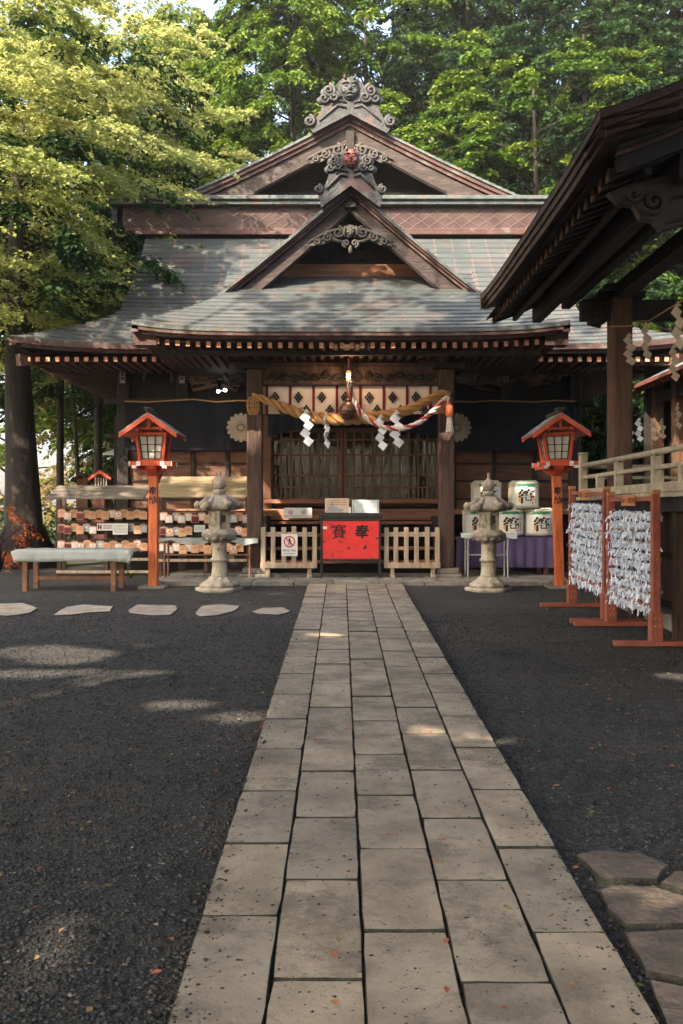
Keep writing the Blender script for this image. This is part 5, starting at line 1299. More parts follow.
# ------------------------------------------------------------------ prayer plaque racks
def ema():
    def plaque(kind, lab, loc):
        g = 'wooden prayer plaques hanging on the racks'
        t = T('prayer_plaque', lab, 'prayer plaque', loc, 0, g)
        w = .066; h = .150; th = .012
        mb = MB(); mb.prism([(-w,-h),(w,-h),(w,-.02),(0,0),(-w,-.02)],0,th,U(0,1)); b = mb.build('board', M_ema, t, world=False)
        def heart(s, dy):
            return [(s*math.sin(a)**3, dy+1.1*s*(13*math.cos(a)-5*math.cos(2*a)-2*math.cos(3*a)-math.cos(4*a))/16) for a in [2*PI*k/20 for k in range(20)]]
        if kind == 'heart':
            mb = MB(); mb.prism(heart(.052,-.072),-.003,-.0005); mb.build('painted_heart', M_emaw, t, world=False)
            mb = MB(); mb.box(-.02,.02,-.005,-.0035,-.075,-.06); mb.box(-.012,.012,-.005,-.0035,-.098,-.09); mb.build('red_print', M_emar, t, world=False)
        elif kind == 'blue':
            mb = MB(); mb.prism([(-w*.9,-h*.95),(w*.9,-h*.95),(w*.9,-.028),(-w*.9,-.028)],-.003,-.0005); mb.build('painted_scene', M_emab, t, world=False)
            mb = MB(); mb.prism([(-.04,-.085),(.04,-.085),(.01,-.05),(-.008,-.05)],-.005,-.0035); mb.build('painted_mountain', M_emaw, t, world=False)
        elif kind == 'maroon':
            mb = MB(); mb.prism([(-w*.9,-h*.95),(w*.9,-h*.95),(w*.9,-.04),(-w*.9,-.04)],-.003,-.0005); mb.build('painted_field', M_emad, t, world=False)
        elif kind == 'white':
            mb = MB(); mb.prism([(-w*.85,-h*.93),(w*.85,-h*.93),(w*.85,-.035),(-w*.85,-.035)],-.003,-.0005); mb.build('written_field', M_emaw, t, world=False)
        else:
            mb = MB()
            for k in range(3): mb.box(-.04+U(0,.02),.03+U(0,.015),-.003,-.0005,-.045-.018*k,-.041-.018*k)
            mb.build('ink_lines', M_leg, t, world=False)
        mb = MB(); mb.tube([(-.012,-.004,-.012),(0,.004,.028),(.012,-.004,-.012)],.004,4); mb.build('red_cord', M_redrope if kind != 'white' else M_emad, t, world=False)
        return t
    kinds = {'plain':'plain wooden','heart':'white heart painted','blue':'blue mountain painted','maroon':'dark maroon painted','white':'white faced'}
    proto = {}
    ORD = ['first','second','third','fourth','fifth','sixth','seventh','eighth','ninth','tenth','eleventh','twelfth','thirteenth','fourteenth','fifteenth','sixteenth','seventeenth']
    def rack(side, y, x0, x1, roofx, rooft, roofb, rows, mroof, lab, skip, beams):
        g = .455
        t = T('plaque_rack', lab, 'rack', (QX((x0+x1)/2,y),y,g), 0, 'roofed racks for prayer plaques')
        mb = MB(); n = 4
        for k in range(n):
            f0 = k/n; f1 = (k+1)/n; ya = y+.35-.75*f0; yb = y+.35-.75*f1-.03; za = QZ(rooft,y+.35)+(QZ(roofb,y-.4)-QZ(rooft,y+.35))*f0; zb = QZ(rooft,y+.35)+(QZ(roofb,y-.4)-QZ(rooft,y+.35))*f1
            a = QX(roofx[0],y); b = QX(roofx[1],y)
            mb.add([(a,ya,za),(b,ya,za),(b,yb,zb+.012),(a,yb,zb+.012),(a,yb,zb-.014),(b,yb,zb-.014),(a,ya,za-.02),(b,ya,za-.02)],[(0,3,2,1),(3,4,5,2),(0,6,4,3),(1,2,5,7),(6,7,5,4)],U(0,1))
        mb.build('roof', mroof, t)
        for px_ in (x0, (x0+x1)/2+2, x1):
            for dy in (0,.3):
                x = QX(px_,y); mb = MB(); mb.box(x-.035,x+.035,y+.06+dy,y+.12+dy,g,QZ(roofb-1,y)-.02); mb.build('post', M_darkv, t, bevel=.004)
        for r in rows:
            mb = MB(); mb.box(QX(x0-1,y),QX(x1+1,y),y+.03,y+.058,QZ(r,y)-.012,QZ(r,y)+.02); mb.build('hanging_rail', M_black, t)
            mb = MB(); mb.box(QX(x0,y),QX(x1,y),y+.066,y+.08,QZ(r+11,y),QZ(r+1,y)); mb.build('back_board', M_dark, t)
        for bb in beams: mb = MB(); mb.box(QX(x0-2,y),QX(x1+2,y),y+.0,y+.058,QZ(bb+1.2,y),QZ(bb-1.4,y)); mb.build('lower_rail', M_grey, t)
        rn = ['top','middle','bottom']
        for ri, r in enumerate(rows):
            # plaques of overlapping plaques per peg
            x = x0+3.5; i = 0
            seq = random.Random(31+ri*7+(0 if side == 'left' else 50))
            while x < x1-1:
                if not any(a < x < b and ri == q for a,b,q in skip):
                    k = seq.choice(['plain','plain','plain','heart','heart','blue','maroon','white','white','blue'])
                    lb = '%s prayer plaque, %s from left in %s row of %s rack' % (kinds[k], ORD[min(i,16)], rn[ri], side)
                    loc = (QX(x,y)+U(-.01,.01), y+.014-.016*(i%2), QZ(r+U(-.4,.6)+1.9*(i%2),y))
                    if k not in proto: proto[k] = plaque(k, lb, loc); o = proto[k]
                    else: o = dup(proto[k], loc, lb)
                    o.rotation_euler = (U(-.06,.02), U(-.06,.06), U(-.12,.12)); i += 1
                x += 6.3+U(-.3,.3)
    rack('left', 17.3, 58, 149, (53,148.5), 485.5, 498.5, (509,523.5,540), M_greyboard, 'prayer plaque rack under a grey board roof, left of the left red lantern post', [(95,129,1)], (559.5,572))
    rack('right', 17.0, 160, 247, (158.5,247), 476.5, 496.5, (512,526,542.5), M_yelboard, 'prayer plaque rack under mossy yellowish board roof, between red lantern post and porch', [(193,206,1)], (560.5,))
    for a,b,c,d,yy,lab in ((97,112.5,523.5,530.5,17.25,'small white notice with a dark emblem in the middle row of the left plaque rack'),(112.7,127.5,523.5,534.5,17.22,'white printed notice beside the emblem notice in the left plaque rack'),(194,205,525,532,16.95,'pale blue notice in the middle row of the right plaque rack')):
        t = T('notice', lab, 'notice', (QX((a+b)/2,yy),yy,QZ(d,yy))); mb = MB(); mb.box(QX(a,yy),QX(b,yy),yy,yy+.008,QZ(d,yy),QZ(c,yy)); mb.build('board', M_sign if a < 190 else M_greennote, t)
        mb = MB(); z = QZ(d,yy)+.03
        while z < QZ(c,yy)-.02:
            x = QX(a,yy)+ (.11 if a == 97 else .02)
            while x < QX(b,yy)-.02: l = U(.01,.03); mb.box(x,min(x+l,QX(b,yy)-.01),yy-.003,yy-.001,z,z+.01); x += l+.008
            z += .024
        if a == 97: mb.box(QX(a,yy)+.015,QX(a,yy)+.035,yy-.003,yy-.001,QZ(d,yy)+.02,QZ(c,yy)-.02); mb.box(QX(a,yy)+.06,QX(a,yy)+.08,yy-.003,yy-.001,QZ(d,yy)+.02,QZ(c,yy)-.02); mb.bar((QX(a,yy)+.03,yy-.002,QZ(c,yy)-.03),(QX(a,yy)+.065,yy-.002,QZ(d,yy)+.03),.003,.018)
        mb.build('print', M_signgrey if a != 97 else M_emad, t)
    mb = MB(); mb.box(QX(106.5,17.6),QX(109.5,17.6),17.6,17.63,QZ(536.5,17.6),QZ(505,17.6)); tag(mb.build('red_stake', M_verm), 'narrow red stake seen behind the notices of the left plaque rack', 'stake')
ema()

# ------------------------------------------------------------------ paper fortune racks
def fortune(a, b, zt, lab, plab, seed):
    a = Vector((a[0],a[1],gz(a[1]))); b = Vector((b[0],b[1],gz(b[1])))
    t = T('fortune_rack', lab, 'rack', tuple((a+b)/2), 0, 'red-brown racks of tied paper fortunes')
    L = (b-a); L.z = 0; d = L.normalized(); n = Vector((-d.y, d.x, 0))
    for p, z1 in ((a,zt[0]),(b,zt[1])):
        mb = MB(); mb.bar(p+Vector((0,0,.2)), Vector((p.x,p.y,z1-.04)), .075, .075); mb.build('post', M_rack, t, bevel=.004)
        mb = MB(); mb.bar(Vector((p.x,p.y,z1-.038)), Vector((p.x,p.y,z1)), .078, .078); mb.build('post_cap', M_rackcap, t, bevel=.004)
        mb = MB(); mb.bar(p+Vector((0,0,.05)), p+Vector((0,0,.33)), .115, .115); mb.build('post_socket', M_rack, t, bevel=.006)
        mb = MB(); f0 = p-Vector((.40,0,0)); f1 = p+Vector((.40,0,0)); mb.bar(f0+Vector((0,0,.03)), f1+Vector((0,0,.03)), .09, .05); o = mb.build('foot', M_rack, t, bevel=.004)
        mb = MB()
        for zz in (.13,.2,.27): mb.ball((p.x-.02,p.y-.06,p.z+zz),.009,8,5); mb.ball((p.x+.02,p.y-.06,p.z+zz),.009,8,5)
        mb.build('bolts', M_rackcap, t)
    def at(u, z): p = a.lerp(b, u); return Vector((p.x,p.y,z))
    zA = lambda u: zt[0]+(zt[1]-zt[0])*u
    mb = MB(); mb.bar(at(.0,zA(0)-.085), at(1,zA(1)-.085), .035, .045); mb.build('top_rail', M_rack, t)
    mb = MB(); mb.bar(at(.0,.79 if seed==1 else .72), at(1,.72 if seed==1 else .655), .035, .045); mb.build('bottom_rail', M_rack, t)
    mb = MB()
    for k in range(8): z = zA(.5)-.27-.125*k; mb.tube([at(0,z),at(1,z)],.006,5)
    mb.build('wires', M_straw, t)
    # name plate
    c = at(.5,zA(.5)-.09)-n*0; mb = MB(); s = -1 if n.x > 0 else 1
    off = n*s*.035; h = .055; w = .20; p0 = at(.5,zA(.5)-.10)+off
    mb.bar(p0-d*w, p0+d*w, .012, h*2.0); pl = mb.build('name_plate', M_rackcap, t, bevel=.003)
    mb = MB(); off2 = n*s*.0435; vs, fs = textverts('おみくじ結び処', .06, .001); dirn = d if s*n.x < 0 and d.y < 0 else -d
    pc = at(.5,zA(.5)-.10)+off2
    mb.add([pc+dirn*v.x+Vector((0,0,v.y)) for v in vs], fs); mb.build('plate_lettering', M_ink, pl)
    # tied strips: bent paper ribbons in rows
    r = random.Random(seed); mb = MB(); ln = L.length
    for row in range(10):
        k = 0; z0 = zA(.5)-.25-.102*row
        while k < ln-.06:
            for rep in range(3):
                u = (k+.05+r.uniform(-.01,.01))/ln; z = z0+(zA(u)-zA(.5))+r.uniform(-.03,.03); base = at(u,z)+n*r.uniform(-.02,.02)
                w = r.uniform(.005,.009); tone = r.random()
                for side in (-1,1):
                    aa = r.uniform(-1.3,1.3); o1 = n*side*r.uniform(.01,.05)+d*side*r.uniform(-.01,.045)+d*math.sin(aa)*.02+Vector((0,0,r.uniform(-.01,.035))); o2 = o1*1.3+d*r.uniform(-.05,.05)+Vector((0,0,-r.uniform(.0,.075)))
                    wd = (d*math.cos(aa)+n*r.uniform(-.5,.5)).normalized()*w
                    P_ = [base, base+o1, base+o2]; vs = []
                    for q in P_: vs += [q-wd, q+wd]
                    mb.add(vs+[v+Vector((0,0,0))+n*.0015 for v in vs],[(0,1,3,2),(2,3,5,4),(6,8,9,7),(8,10,11,9)],tone)
                mb.cbox(base,(.022,.026,.020),tone,Euler((r.uniform(-1,1),r.uniform(-1,1),r.uniform(0,3))).to_matrix())
            k += .042
    o = mb.build('tied_fortune_papers', M_paper); o['kind'] = 'stuff'; o['label'] = plab
fortune((2.905,12.6),(2.955,11.16),(1.90,1.86),'red-brown fortune rack farther from the camera, next to the right red lantern','dense rows of white paper fortunes tied on the farther rack',1)
fortune((2.945,10.95),(3.02,9.62),(1.80,1.795),'red-brown fortune rack nearest the camera, at the right edge','dense rows of white paper fortunes tied on the nearer rack',2)

# ------------------------------------------------------------------ stage pavilion on the right
def stage():
    t = T('stage_pavilion', 'open wooden stage pavilion at right with deep dark eaves and weathered railing', 'pavilion', (5.5,10.5,.35))
    XE = 1.92; XR = 5.5; y0 = 7.42; y1 = 13.85
    def zr(x, y):
        d = min(x-XE, 2*XR-XE-x); s = (y-y0)/(y1-y0); up = .07*abs(2*s-1)**4
        return 4.50+.31*d+.085*d*d + up
    nx = 22
    mb = MB()
    xs = [XE+(2*XR-2*XE)*k/(2*nx) for k in range(2*nx+1)]; ys = [y0+(y1-y0)*k/12 for k in range(13)]
    for a, b in zip(xs[:-1], xs[1:]):
        t_ = U(0,.8); hi = .012
        for c, d in zip(ys[:-1], ys[1:]): mb.add([(a,c,zr(a,c)+(hi if a<XR else 0)),(b,c,zr(b,c)+(0 if a<XR else hi)),(b,d,zr(b,d)+(0 if a<XR else hi)),(a,d,zr(a,d)+(hi if a<XR else 0))],[(0,1,2,3)],t_)
    mb.build('roof', M_stageroof, t)
    mb = MB(); mb.box(XR-.2,XR+.2,y0,y1,zr(XR,10)-.02,zr(XR,10)+.3); mb.build('ridge', M_stageroof, t, bevel=.03)
    # thick shingled edge: three layers of short strips, left eave and both gable ends
    mb = MB()
    for L in range(3):
        d0 = .003+.066*L; d1 = d0+.062; ins = .022*L; y = y0
        while y < y1:
            yb = min(y+.16, y1); z = zr(XE,y); z2 = zr(XE,yb)
            mb.add([(XE+ins,y+.002,z-d0),(XE+ins,yb-.002,z2-d0),(XE+ins,yb-.002,z2-d1),(XE+ins,y+.002,z-d1),(XE+.6,y+.002,z-d0+.12),(XE+.6,yb-.002,z2-d0+.12),(XE+.6,yb-.002,z2-d1+.12),(XE+.6,y+.002,z-d1+.12)],[(0,3,2,1),(3,7,6,2),(0,1,5,4)],U(0,1)); y = yb
        for (ya, sg) in ((y0,1),(y1,-1)):
            for a, b in zip(xs[:-1], xs[1:]):
                yy = ya+sg*ins; mb.add([(a,yy,zr(a,ya)-d0),(b,yy,zr(b,ya)-d0),(b,yy,zr(b,ya)-d1),(a,yy,zr(a,ya)-d1),(a,yy+sg*.5,zr(a,ya)-d1),(b,yy+sg*.5,zr(b,ya)-d1)],[(0,3,2,1) if sg>0 else (0,1,2,3),(3,4,5,2)],U(.3,.7))
    mb.build('shingle_edge', M_bark_edge, t)
    # soffit boards under the roof and rafters
    mb = MB()
    for a, b in zip(xs[:-1], xs[1:]): mb.add([(a+.05 if a==XE else a,y0+.3,zr(a,10)-.30),(b,y0+.3,zr(b,10)-.30),(b,y1-.1,zr(b,10)-.30),(a+.05 if a==XE else a,y1-.1,zr(a,10)-.30)],[(0,3,2,1)])
    mb.build('soffit', M_dark, t)
    mb = MB(); me = MB()
    y = y0+.35
    while y < y1-.1:
        xsr = [XE+.16+.45*k for k in range(8)]
        for a, b in zip(xsr[:-1], xsr[1:]):
            za = zr(a,10)-.31; zb = zr(b,10)-.31
            mb.add([(a,y-.04,za-.09),(b,y-.04,zb-.09),(b,y+.04,zb-.09),(a,y+.04,za-.09),(a,y-.04,za),(b,y-.04,zb),(b,y+.04,zb),(a,y+.04,za)],[(0,3,2,1),(0,1,5,4),(2,3,7,6),(3,0,4,7)])
        a = XE+.155; za = zr(a,10)-.31; me.box(a-.012,a,y-.045,y+.045,za-.095,za+.003)
        y += .235
    mb.build('rafters', M_dark, t); me.build('rafter_ends', M_stagewood, t)
    mb = MB()
    for x in (XE+.75, XE+1.15): mb.box(x-.06,x+.06,y0+.3,y1-.15,zr(x,10)-.62,zr(x,10)-.41)
    for x in (XE+.45,): mb.box(x-.03,x+.03,y0+.3,y1-.15,zr(x,10)-.47,zr(x,10)-.41)
    mb.build('purlin', M_dark, t, bevel=.01, split='islands')
    # bargeboards on both gable ends
    mb = MB(); mc = MB()
    for ya, sg in ((y0+.08,1),(y1-.12,-1)):
        for (d0,d1,yo,m) in ((.205,.24,.03,mb),(.243,.275,.06,mc),(.278,.40,.09,mb)):
            for a, b in zip(xs[:-1], xs[1:]):
                if a < XE+.05: continue
                y_ = ya+sg*yo; v = [(a,y_,zr(a,10)-d1),(b,y_,zr(b,10)-d1),(b,y_,zr(b,10)-d0),(a,y_,zr(a,10)-d0),(a,y_+.06,zr(a,10)-d1),(b,y_+.06,zr(b,10)-d1),(b,y_+.06,zr(b,10)-d0),(a,y_+.06,zr(a,10)-d0)]
                m.add(v,[(0,1,2,3),(7,6,5,4),(0,4,5,1),(3,2,6,7)])
    mb.build('bargeboard', M_dark, t, split=lambda c: c.y > 10); mc.build('bargeboard_trim', M_rafterside, t, split=lambda c: c.y > 10)
    # carved cloud nosing under the near bargeboard
    mb = MB(); yy = y0+.45; pts = [(2.10,4.10),(2.18,4.02),(2.30,4.00),(2.36,3.90),(2.46,3.88),(2.52,3.80),(2.9,3.92),(3.5,4.10),(4.1,4.32),(4.1,4.75),(3.2,4.42),(2.6,4.24),(2.25,4.16)]
    mb.prism(pts, yy, yy+.09); mb.cs = True
    mb.spiral(2.45,yy-.01,4.02,.10,1.6,1,.026,PI); mb.spiral(2.30,yy-.01,4.08,.055,1.4,-1,.018,0); mb.tube([(2.6,yy,4.05),(2.9,yy-.02,4.12),(3.4,yy-.02,4.28),(3.9,yy,4.45)],[.01,.03,.03,.01],6); mb.tube([(2.55,yy,3.86),(2.9,yy-.01,3.95),(3.6,yy-.01,4.16)],[.015,.02,.015],6)
    mb.build('carved_cloud_board', M_bargew, t)
    # pillars
    PX = 3.56; prs = [(PX,12.8),(PX,8.35),(7.44,12.8),(7.44,8.35)]
    for x, y in prs:
        mb = MB(); w = .135; c = .035
        mb.prismz([(x-w+c,y-w),(x+w-c,y-w),(x+w,y-w+c),(x+w,y+w-c),(x+w-c,y+w),(x-w+c,y+w),(x-w,y+w-c),(x-w,y-w+c)],.5,4.3); mb.build('pillar', M_stagewood, t)
    mb = MB()
    for y in (12.8,8.35): mb.box(PX-.5,7.9,y-.09,y+.09,4.02,4.28); mb.box(PX+.6,6.8,y-.07,y+.07,4.75,4.95); mb.box(5.4,5.6,y-.08,y+.08,4.28,5.9)
    mb.build('cross_beam', M_dark, t, bevel=.015, split='islands')
    mb = MB()
    for x in (PX,7.44): mb.box(x-.1,x+.1,8.0,13.3,4.285,4.47)
    mb.build('eave_beam', M_dark, t, bevel=.015, split='islands')
    mb = MB(); mb.cs = True
    for y in (12.8,):
        mb.tube([(PX-.1,y,4.12),(PX-.22,y,4.20),(PX-.34,y,4.12),(PX-.36,y,4.0),(PX-.24,y,3.95)],[.09,.10,.10,.07,.03],8); mb.ball((PX-.27,y-.02,4.10),(.13,.1,.14)); mb.spiral(PX-.3,y-.1,4.08,.07,1.4,1,.02)
    for k in range(4): mb.ball((PX-.33+.02*k,12.8,4.28-.09*k),(.05,.09,.035),8,6)
    mb.build('beam_nosing', M_dark, t)
    mb = MB()
    for x,y in prs: mb.box(x-.3,x+.3,y-.12,y+.12,4.3,4.38); mb.box(x-.22,x+.22,y-.22,y+.22,4.38,4.46)
    mb.build('bracket', M_dark, t, bevel=.01, split='islands')
    # deck
    DX = 3.15
    mb = MB(); y = 7.0; zd = 1.773
    while y < 13.4:
        mb.box(DX, 8.0, y+.003, min(y+.17,13.42)-.003, zd-.045+U(-.003,.003), zd+U(-.002,.002), U(0,1)); y += .17
    mb.build('deck', M_rail, t)
    mb = MB(); mb.box(DX+.06,DX+.2,7.0,13.4,zd-.19,zd-.05); mb.box(DX+.1,8,13.22,13.38,zd-.19,zd-.05); mb.build('deck_beam', M_dark, t, split='islands')
    # under-stage boards and stone plinth
    mb = MB(); y = 7.0
    while y < 12.9: mb.box(3.74,3.78,y+.004,y+.15,.56,zd-.19,U(0,1)); y += .16
    x = 3.78
    while x < 8: mb.box(x+.004,x+.15,12.86,12.9,.56,zd-.19,U(0,1)); x += .16
    mb.build('skirt_boards', M_stageboard, t, split=lambda c: c.y > 12.84)
    mb = MB(); mb.box(3.70,3.86,7.0,12.9,.495,.56); mb.box(3.70,3.86,7.0,12.9,1.05,1.12); mb.build('sill_beam', M_dark, t, split='islands')
    mb = MB(); y = 6.8
    while y < 12.6: mb.box(3.48,4.0,y+.004,min(y+.95,12.65)-.004,.1,.49+U(-.004,.004)); y += .95
    mb.box(4.0,8,12.2,12.65,.1,.488); mb.build('stone_plinth', M_plinth, t, bevel=.015)
    mb = MB()
    for y in (8.35,9.8,11.3,12.8): mb.box(3.26,3.40,y-.07,y+.07,.3,zd-.19)
    mb.build('deck_prop', M_darkv, t, split='islands')
    # railing
    rx = DX+.06
    rl = MB(); rl.box(rx-.05,rx+.05,13.22,13.34,zd+.0,2.335); rl.prismz([(rx-.06,13.21),(rx+.06,13.21),(rx+.06,13.35),(rx-.06,13.35)],2.336,2.36); R0 = rl.build('railing_end_post', M_rail, t, bevel=.012)
    for y, h in ((12.42,2.02),(11.58,2.17),(10.2,2.17),(9.37,2.02),(8.4,2.17)):
        mb = MB(); mb.box(rx-.045,rx+.045,y-.045,y+.045,1.87,h); mb.build('railing_post', M_rail, t, bevel=.006)
        if h > 2.1: mb = MB(); mb.lathe([(.05,0),(.055,.015),(.04,.02)],(rx,y,2.15),10); mb.build('rail_saddle', M_black, t)
    mb = MB(); mb.cs = True; mb.tube([(rx,13.24,2.185),(rx,10,2.19),(rx,7.0,2.20)],.033,12); mb.build('top_rail', M_rail, t)
    mb = MB(); mb.box(rx-.03,rx+.03,7,13.22,2.01,2.055); mb.build('middle_rail', M_rail, t, bevel=.008)
    mb = MB(); mb.box(rx-.05,rx+.05,7,13.22,zd+.004,1.875); mb.build('bottom_rail', M_rail, t, bevel=.008)
    mb = MB(); mb.box(rx+.1,7.8,13.24,13.32,2.01,2.05); mb.box(rx+.1,7.8,13.24,13.32,2.15,2.2); mb.box(rx+.1,7.8,13.22,13.34,zd+.004,1.86); mb.build('back_rail', M_rail, t, split='islands')
    # garland ropes and streamers on the stage
    def rp(P_, lab):
        mb = MB(); mb.cs = True; mb.tube(curve(P_, 8), .008, 5); tag(mb.build('thin_rope', M_straw), lab, 'rope', 'thin ropes strung between the stage pillars')
    y = 12.5
    rp([Q(609,326.5,y),Q(628,326,y),Q(636,324,y),Q(648,321,y),Q(665,311,11.5),Q(690,296,10.2)], 'thin straw rope rising from the stage pillar towards the camera')
    rp([Q(628,322.5,12.75),Q(648,321,y),Q(666,329,y+.5),Q(700,333,y+1)], 'thin straw rope sagging behind the stage pillar to the right')
    G = 'tan and white streamers on the stage'
    def S(px,a,b,w,lab,yy,m): shide(px,a,b,w,lab,yy,m,G,U(-.4,.4))
    S(629.5,333,364,12,'tan paper streamer hanging closest to the stage pillar',12.4,M_shidegold)
    S(646,322,358,10,'tan paper streamer second from the stage pillar, under the rope joint',12.4,M_shidegold)
    S(678,301,348,11,'long tan paper streamer high at the right picture edge',11.0,M_shidegold)
    S(674,344,380,9,'tan paper streamer below the longest one at the right edge',12.6,M_shidegold)
    S(639,418,441,7,'bluish white streamer low behind the railing, next to the pillar',13.9,M_paper)
    S(631,424,442,5,'narrow bluish white streamer half hidden by the pillar',13.9,M_paper)
    S(654,420,440,7,'tan streamer low behind the railing, left one of the pair',13.9,M_shidegold)
    S(662,418,438,7,'tan streamer low behind the railing, right one of the pair',13.9,M_shidegold)
    S(678,402,428,7,'tan streamer low at the right picture edge by the red-brown post',13.9,M_shidegold)
stage()
def gallery():
    t = T('side_gallery', 'low roofed side gallery with dark red rafters behind the stage at the right edge', 'building', (7.5,17,.45))
    mb = MB(); xe = 5.22; ze = 3.82
    for k in range(12):
        a = k/12; b = (k+1)/12; xa = xe+3*a; xb = xe+3*b; mb.add([(xa,12.5,ze+1.5*a+.012),(xb,12.5,ze+1.5*b),(xb,18.0,ze+1.5*b),(xa,18.0,ze+1.5*a+.012),(xa,12.5,ze+1.5*a-.05),(xa,18,ze+1.5*a-.05)],[(0,1,2,3),(0,3,5,4)],U(0,.8))
    mb.add([(xe,12.5,ze-.05),(xe,18,ze-.05),(xe+3,18,ze+1.4),(xe+3,12.5,ze+1.4)],[(0,1,2,3)]); mb.build('roof', M_stageroof, t)
    mb = MB(); y = 12.6
    while y < 18: mb.bar((xe+.05,y,ze-.09),(xe+2.5,y,ze+1.1),.06,.08); y += .24
    mb.box(xe-.02,xe+.04,12.5,18,ze-.06,ze+.0); mb.build('rafters', M_corr, t)
    for y in (12.8,15.0,16.9,18.0): mb = MB(); mb.box(5.6,5.78,y-.09,y+.09,.45,4.0); mb.build('pillar', M_stagewood, t, bevel=.01)
    mb = MB(); mb.box(5.62,5.76,12.6,18.1,3.5,3.68); mb.build('beam', M_dark, t)
    mb = MB(); mb.box(7.6,7.7,12.5,18.1,.45,5.0); mb.box(5.5,7.6,18.1,18.2,.45,4.4); mb.build('back_wall', M_inside, t, split='islands')
    mb = MB(); y = 12.6
    while y < 18: mb.box(7.55,7.6,y,y+.12,.9,2.9); y += .5
    mb.build('wall_slats', M_stagewood, t)
gallery()

# ------------------------------------------------------------------ small things at the left and back
def smalls():
    y = 20.5; t = T('small_shrine', 'tiny red roofed wayside shrine peeking above the left plaque rack', 'shrine', (QX(102,y),y,.6))
    x = QX(102.5,y); mb = MB(); ap = QZ(470.5,y); ev = QZ(478,y); hw = .23
    for s in (-1,1): mb.prism([(x,ap),(x+s*hw,ev),(x+s*hw,ev-.06),(x,ap-.07)] if s>0 else [(x,ap-.07),(x+s*hw,ev-.06),(x+s*hw,ev),(x,ap)], y-.25,y-.2)
    mb.build('red_bargeboard', M_verm, t)
    mb = MB()
    for s in (-1,1): mb.add([(x,y-.2,ap+.01),(x+s*(hw+.05),y-.2,ev+.0),(x+s*(hw+.05),y+.4,ev),(x,y+.4,ap+.01)],[(0,1,2,3)])
    mb.build('roof', M_stageroof, t)
    mb = MB(); mb.box(x-.15,x+.15,y-.12,y+.3,.6,ap-.1); mb.build('body', M_corr, t); mb = MB()
    for k in range(5): mb.box(x-.11+.055*k-.008,x-.11+.055*k+.008,y-.14,y-.122,QZ(486,y),QZ(478,y))
    mb.build('lattice', M_label, t)
    y = 21; t = T('small_shrine', 'tiny unpainted wooden wayside shrine left of the red roofed one', 'shrine', (QX(83,y),y,.6)); x = QX(83,y); ap = QZ(473,y); ev = QZ(480,y); mb = MB()
    for s in (-1,1): mb.prism([(x,ap),(x+s*.2,ev),(x+s*.2,ev-.05),(x,ap-.06)] if s>0 else [(x,ap-.06),(x+s*.2,ev-.05),(x+s*.2,ev),(x,ap)], y-.2,y+.3)
    mb.build('roof', M_darkv, t); mb = MB(); mb.box(x-.12,x+.12,y-.1,y+.2,.6,ap-.1); mb.build('body', M_leg, t)
    # green roofed hut
    y = 26; t = T('garden_hut', 'hut with a pale green roof seen between trees left of the hall', 'hut', (QX(128,y),y,.6))
    mb = MB(); a = QX(103,y); b = QX(150,y); mb.add([(a,y,QZ(453,y)),(b,y,QZ(453,y)),(b,y+1.4,QZ(438,y)),(a+.5,y+1.4,QZ(438,y)),(a,y,QZ(455,y)),(b,y,QZ(455,y))],[(0,1,2,3),(0,4,5,1)]); mb.build('roof', M_greennote, t)
    mb = MB(); mb.box(a+.5,b,y+.5,y+2,.6,QZ(453,y)); mb.build('wall', M_darkv, t)
    y = 22; t = T('wooden_post', 'tall dark wooden post with short cross bars left of the hall corner', 'post', (QX(117.5,y),y,.5))
    mb = MB(); mb.box(QX(114.5,y),QX(120.5,y),y-.06,y+.06,.45,QZ(417,y)); mb.build('shaft', M_dark, t); mb = MB(); mb.box(QX(106,y),QX(124,y),y-.08,y-.06,QZ(438,y),QZ(434,y)); mb.bar((QX(119,y),y-.05,QZ(421,y)),(QX(127,y),y-.05,QZ(430,y)),.04); mb.build('cross_bar', M_dark, t)
    # little plant under the left rack and leaf litter on the platform
    t = T('small_plant', 'small green sprouting plant on the ground under the left plaque rack', 'plant', (QX(130,16.7),16.7,.455)); mb = MB()
    for k in range(16):
        a = U(0,6.28); l = U(.08,.17); d = Vector((math.cos(a),math.sin(a)*.6,U(.6,1.4))).normalized()*l; p = Vector((QX(130,16.7),16.7,.455)); s = Vector((-d.y,d.x,0)).normalized()*.02
        mb.add([p,p+d*.6+s,p+d,p+d*.6-s],[(0,1,2,3)],U(.3,1))
    mb.build('leaves', M_leafy, t)
smalls()

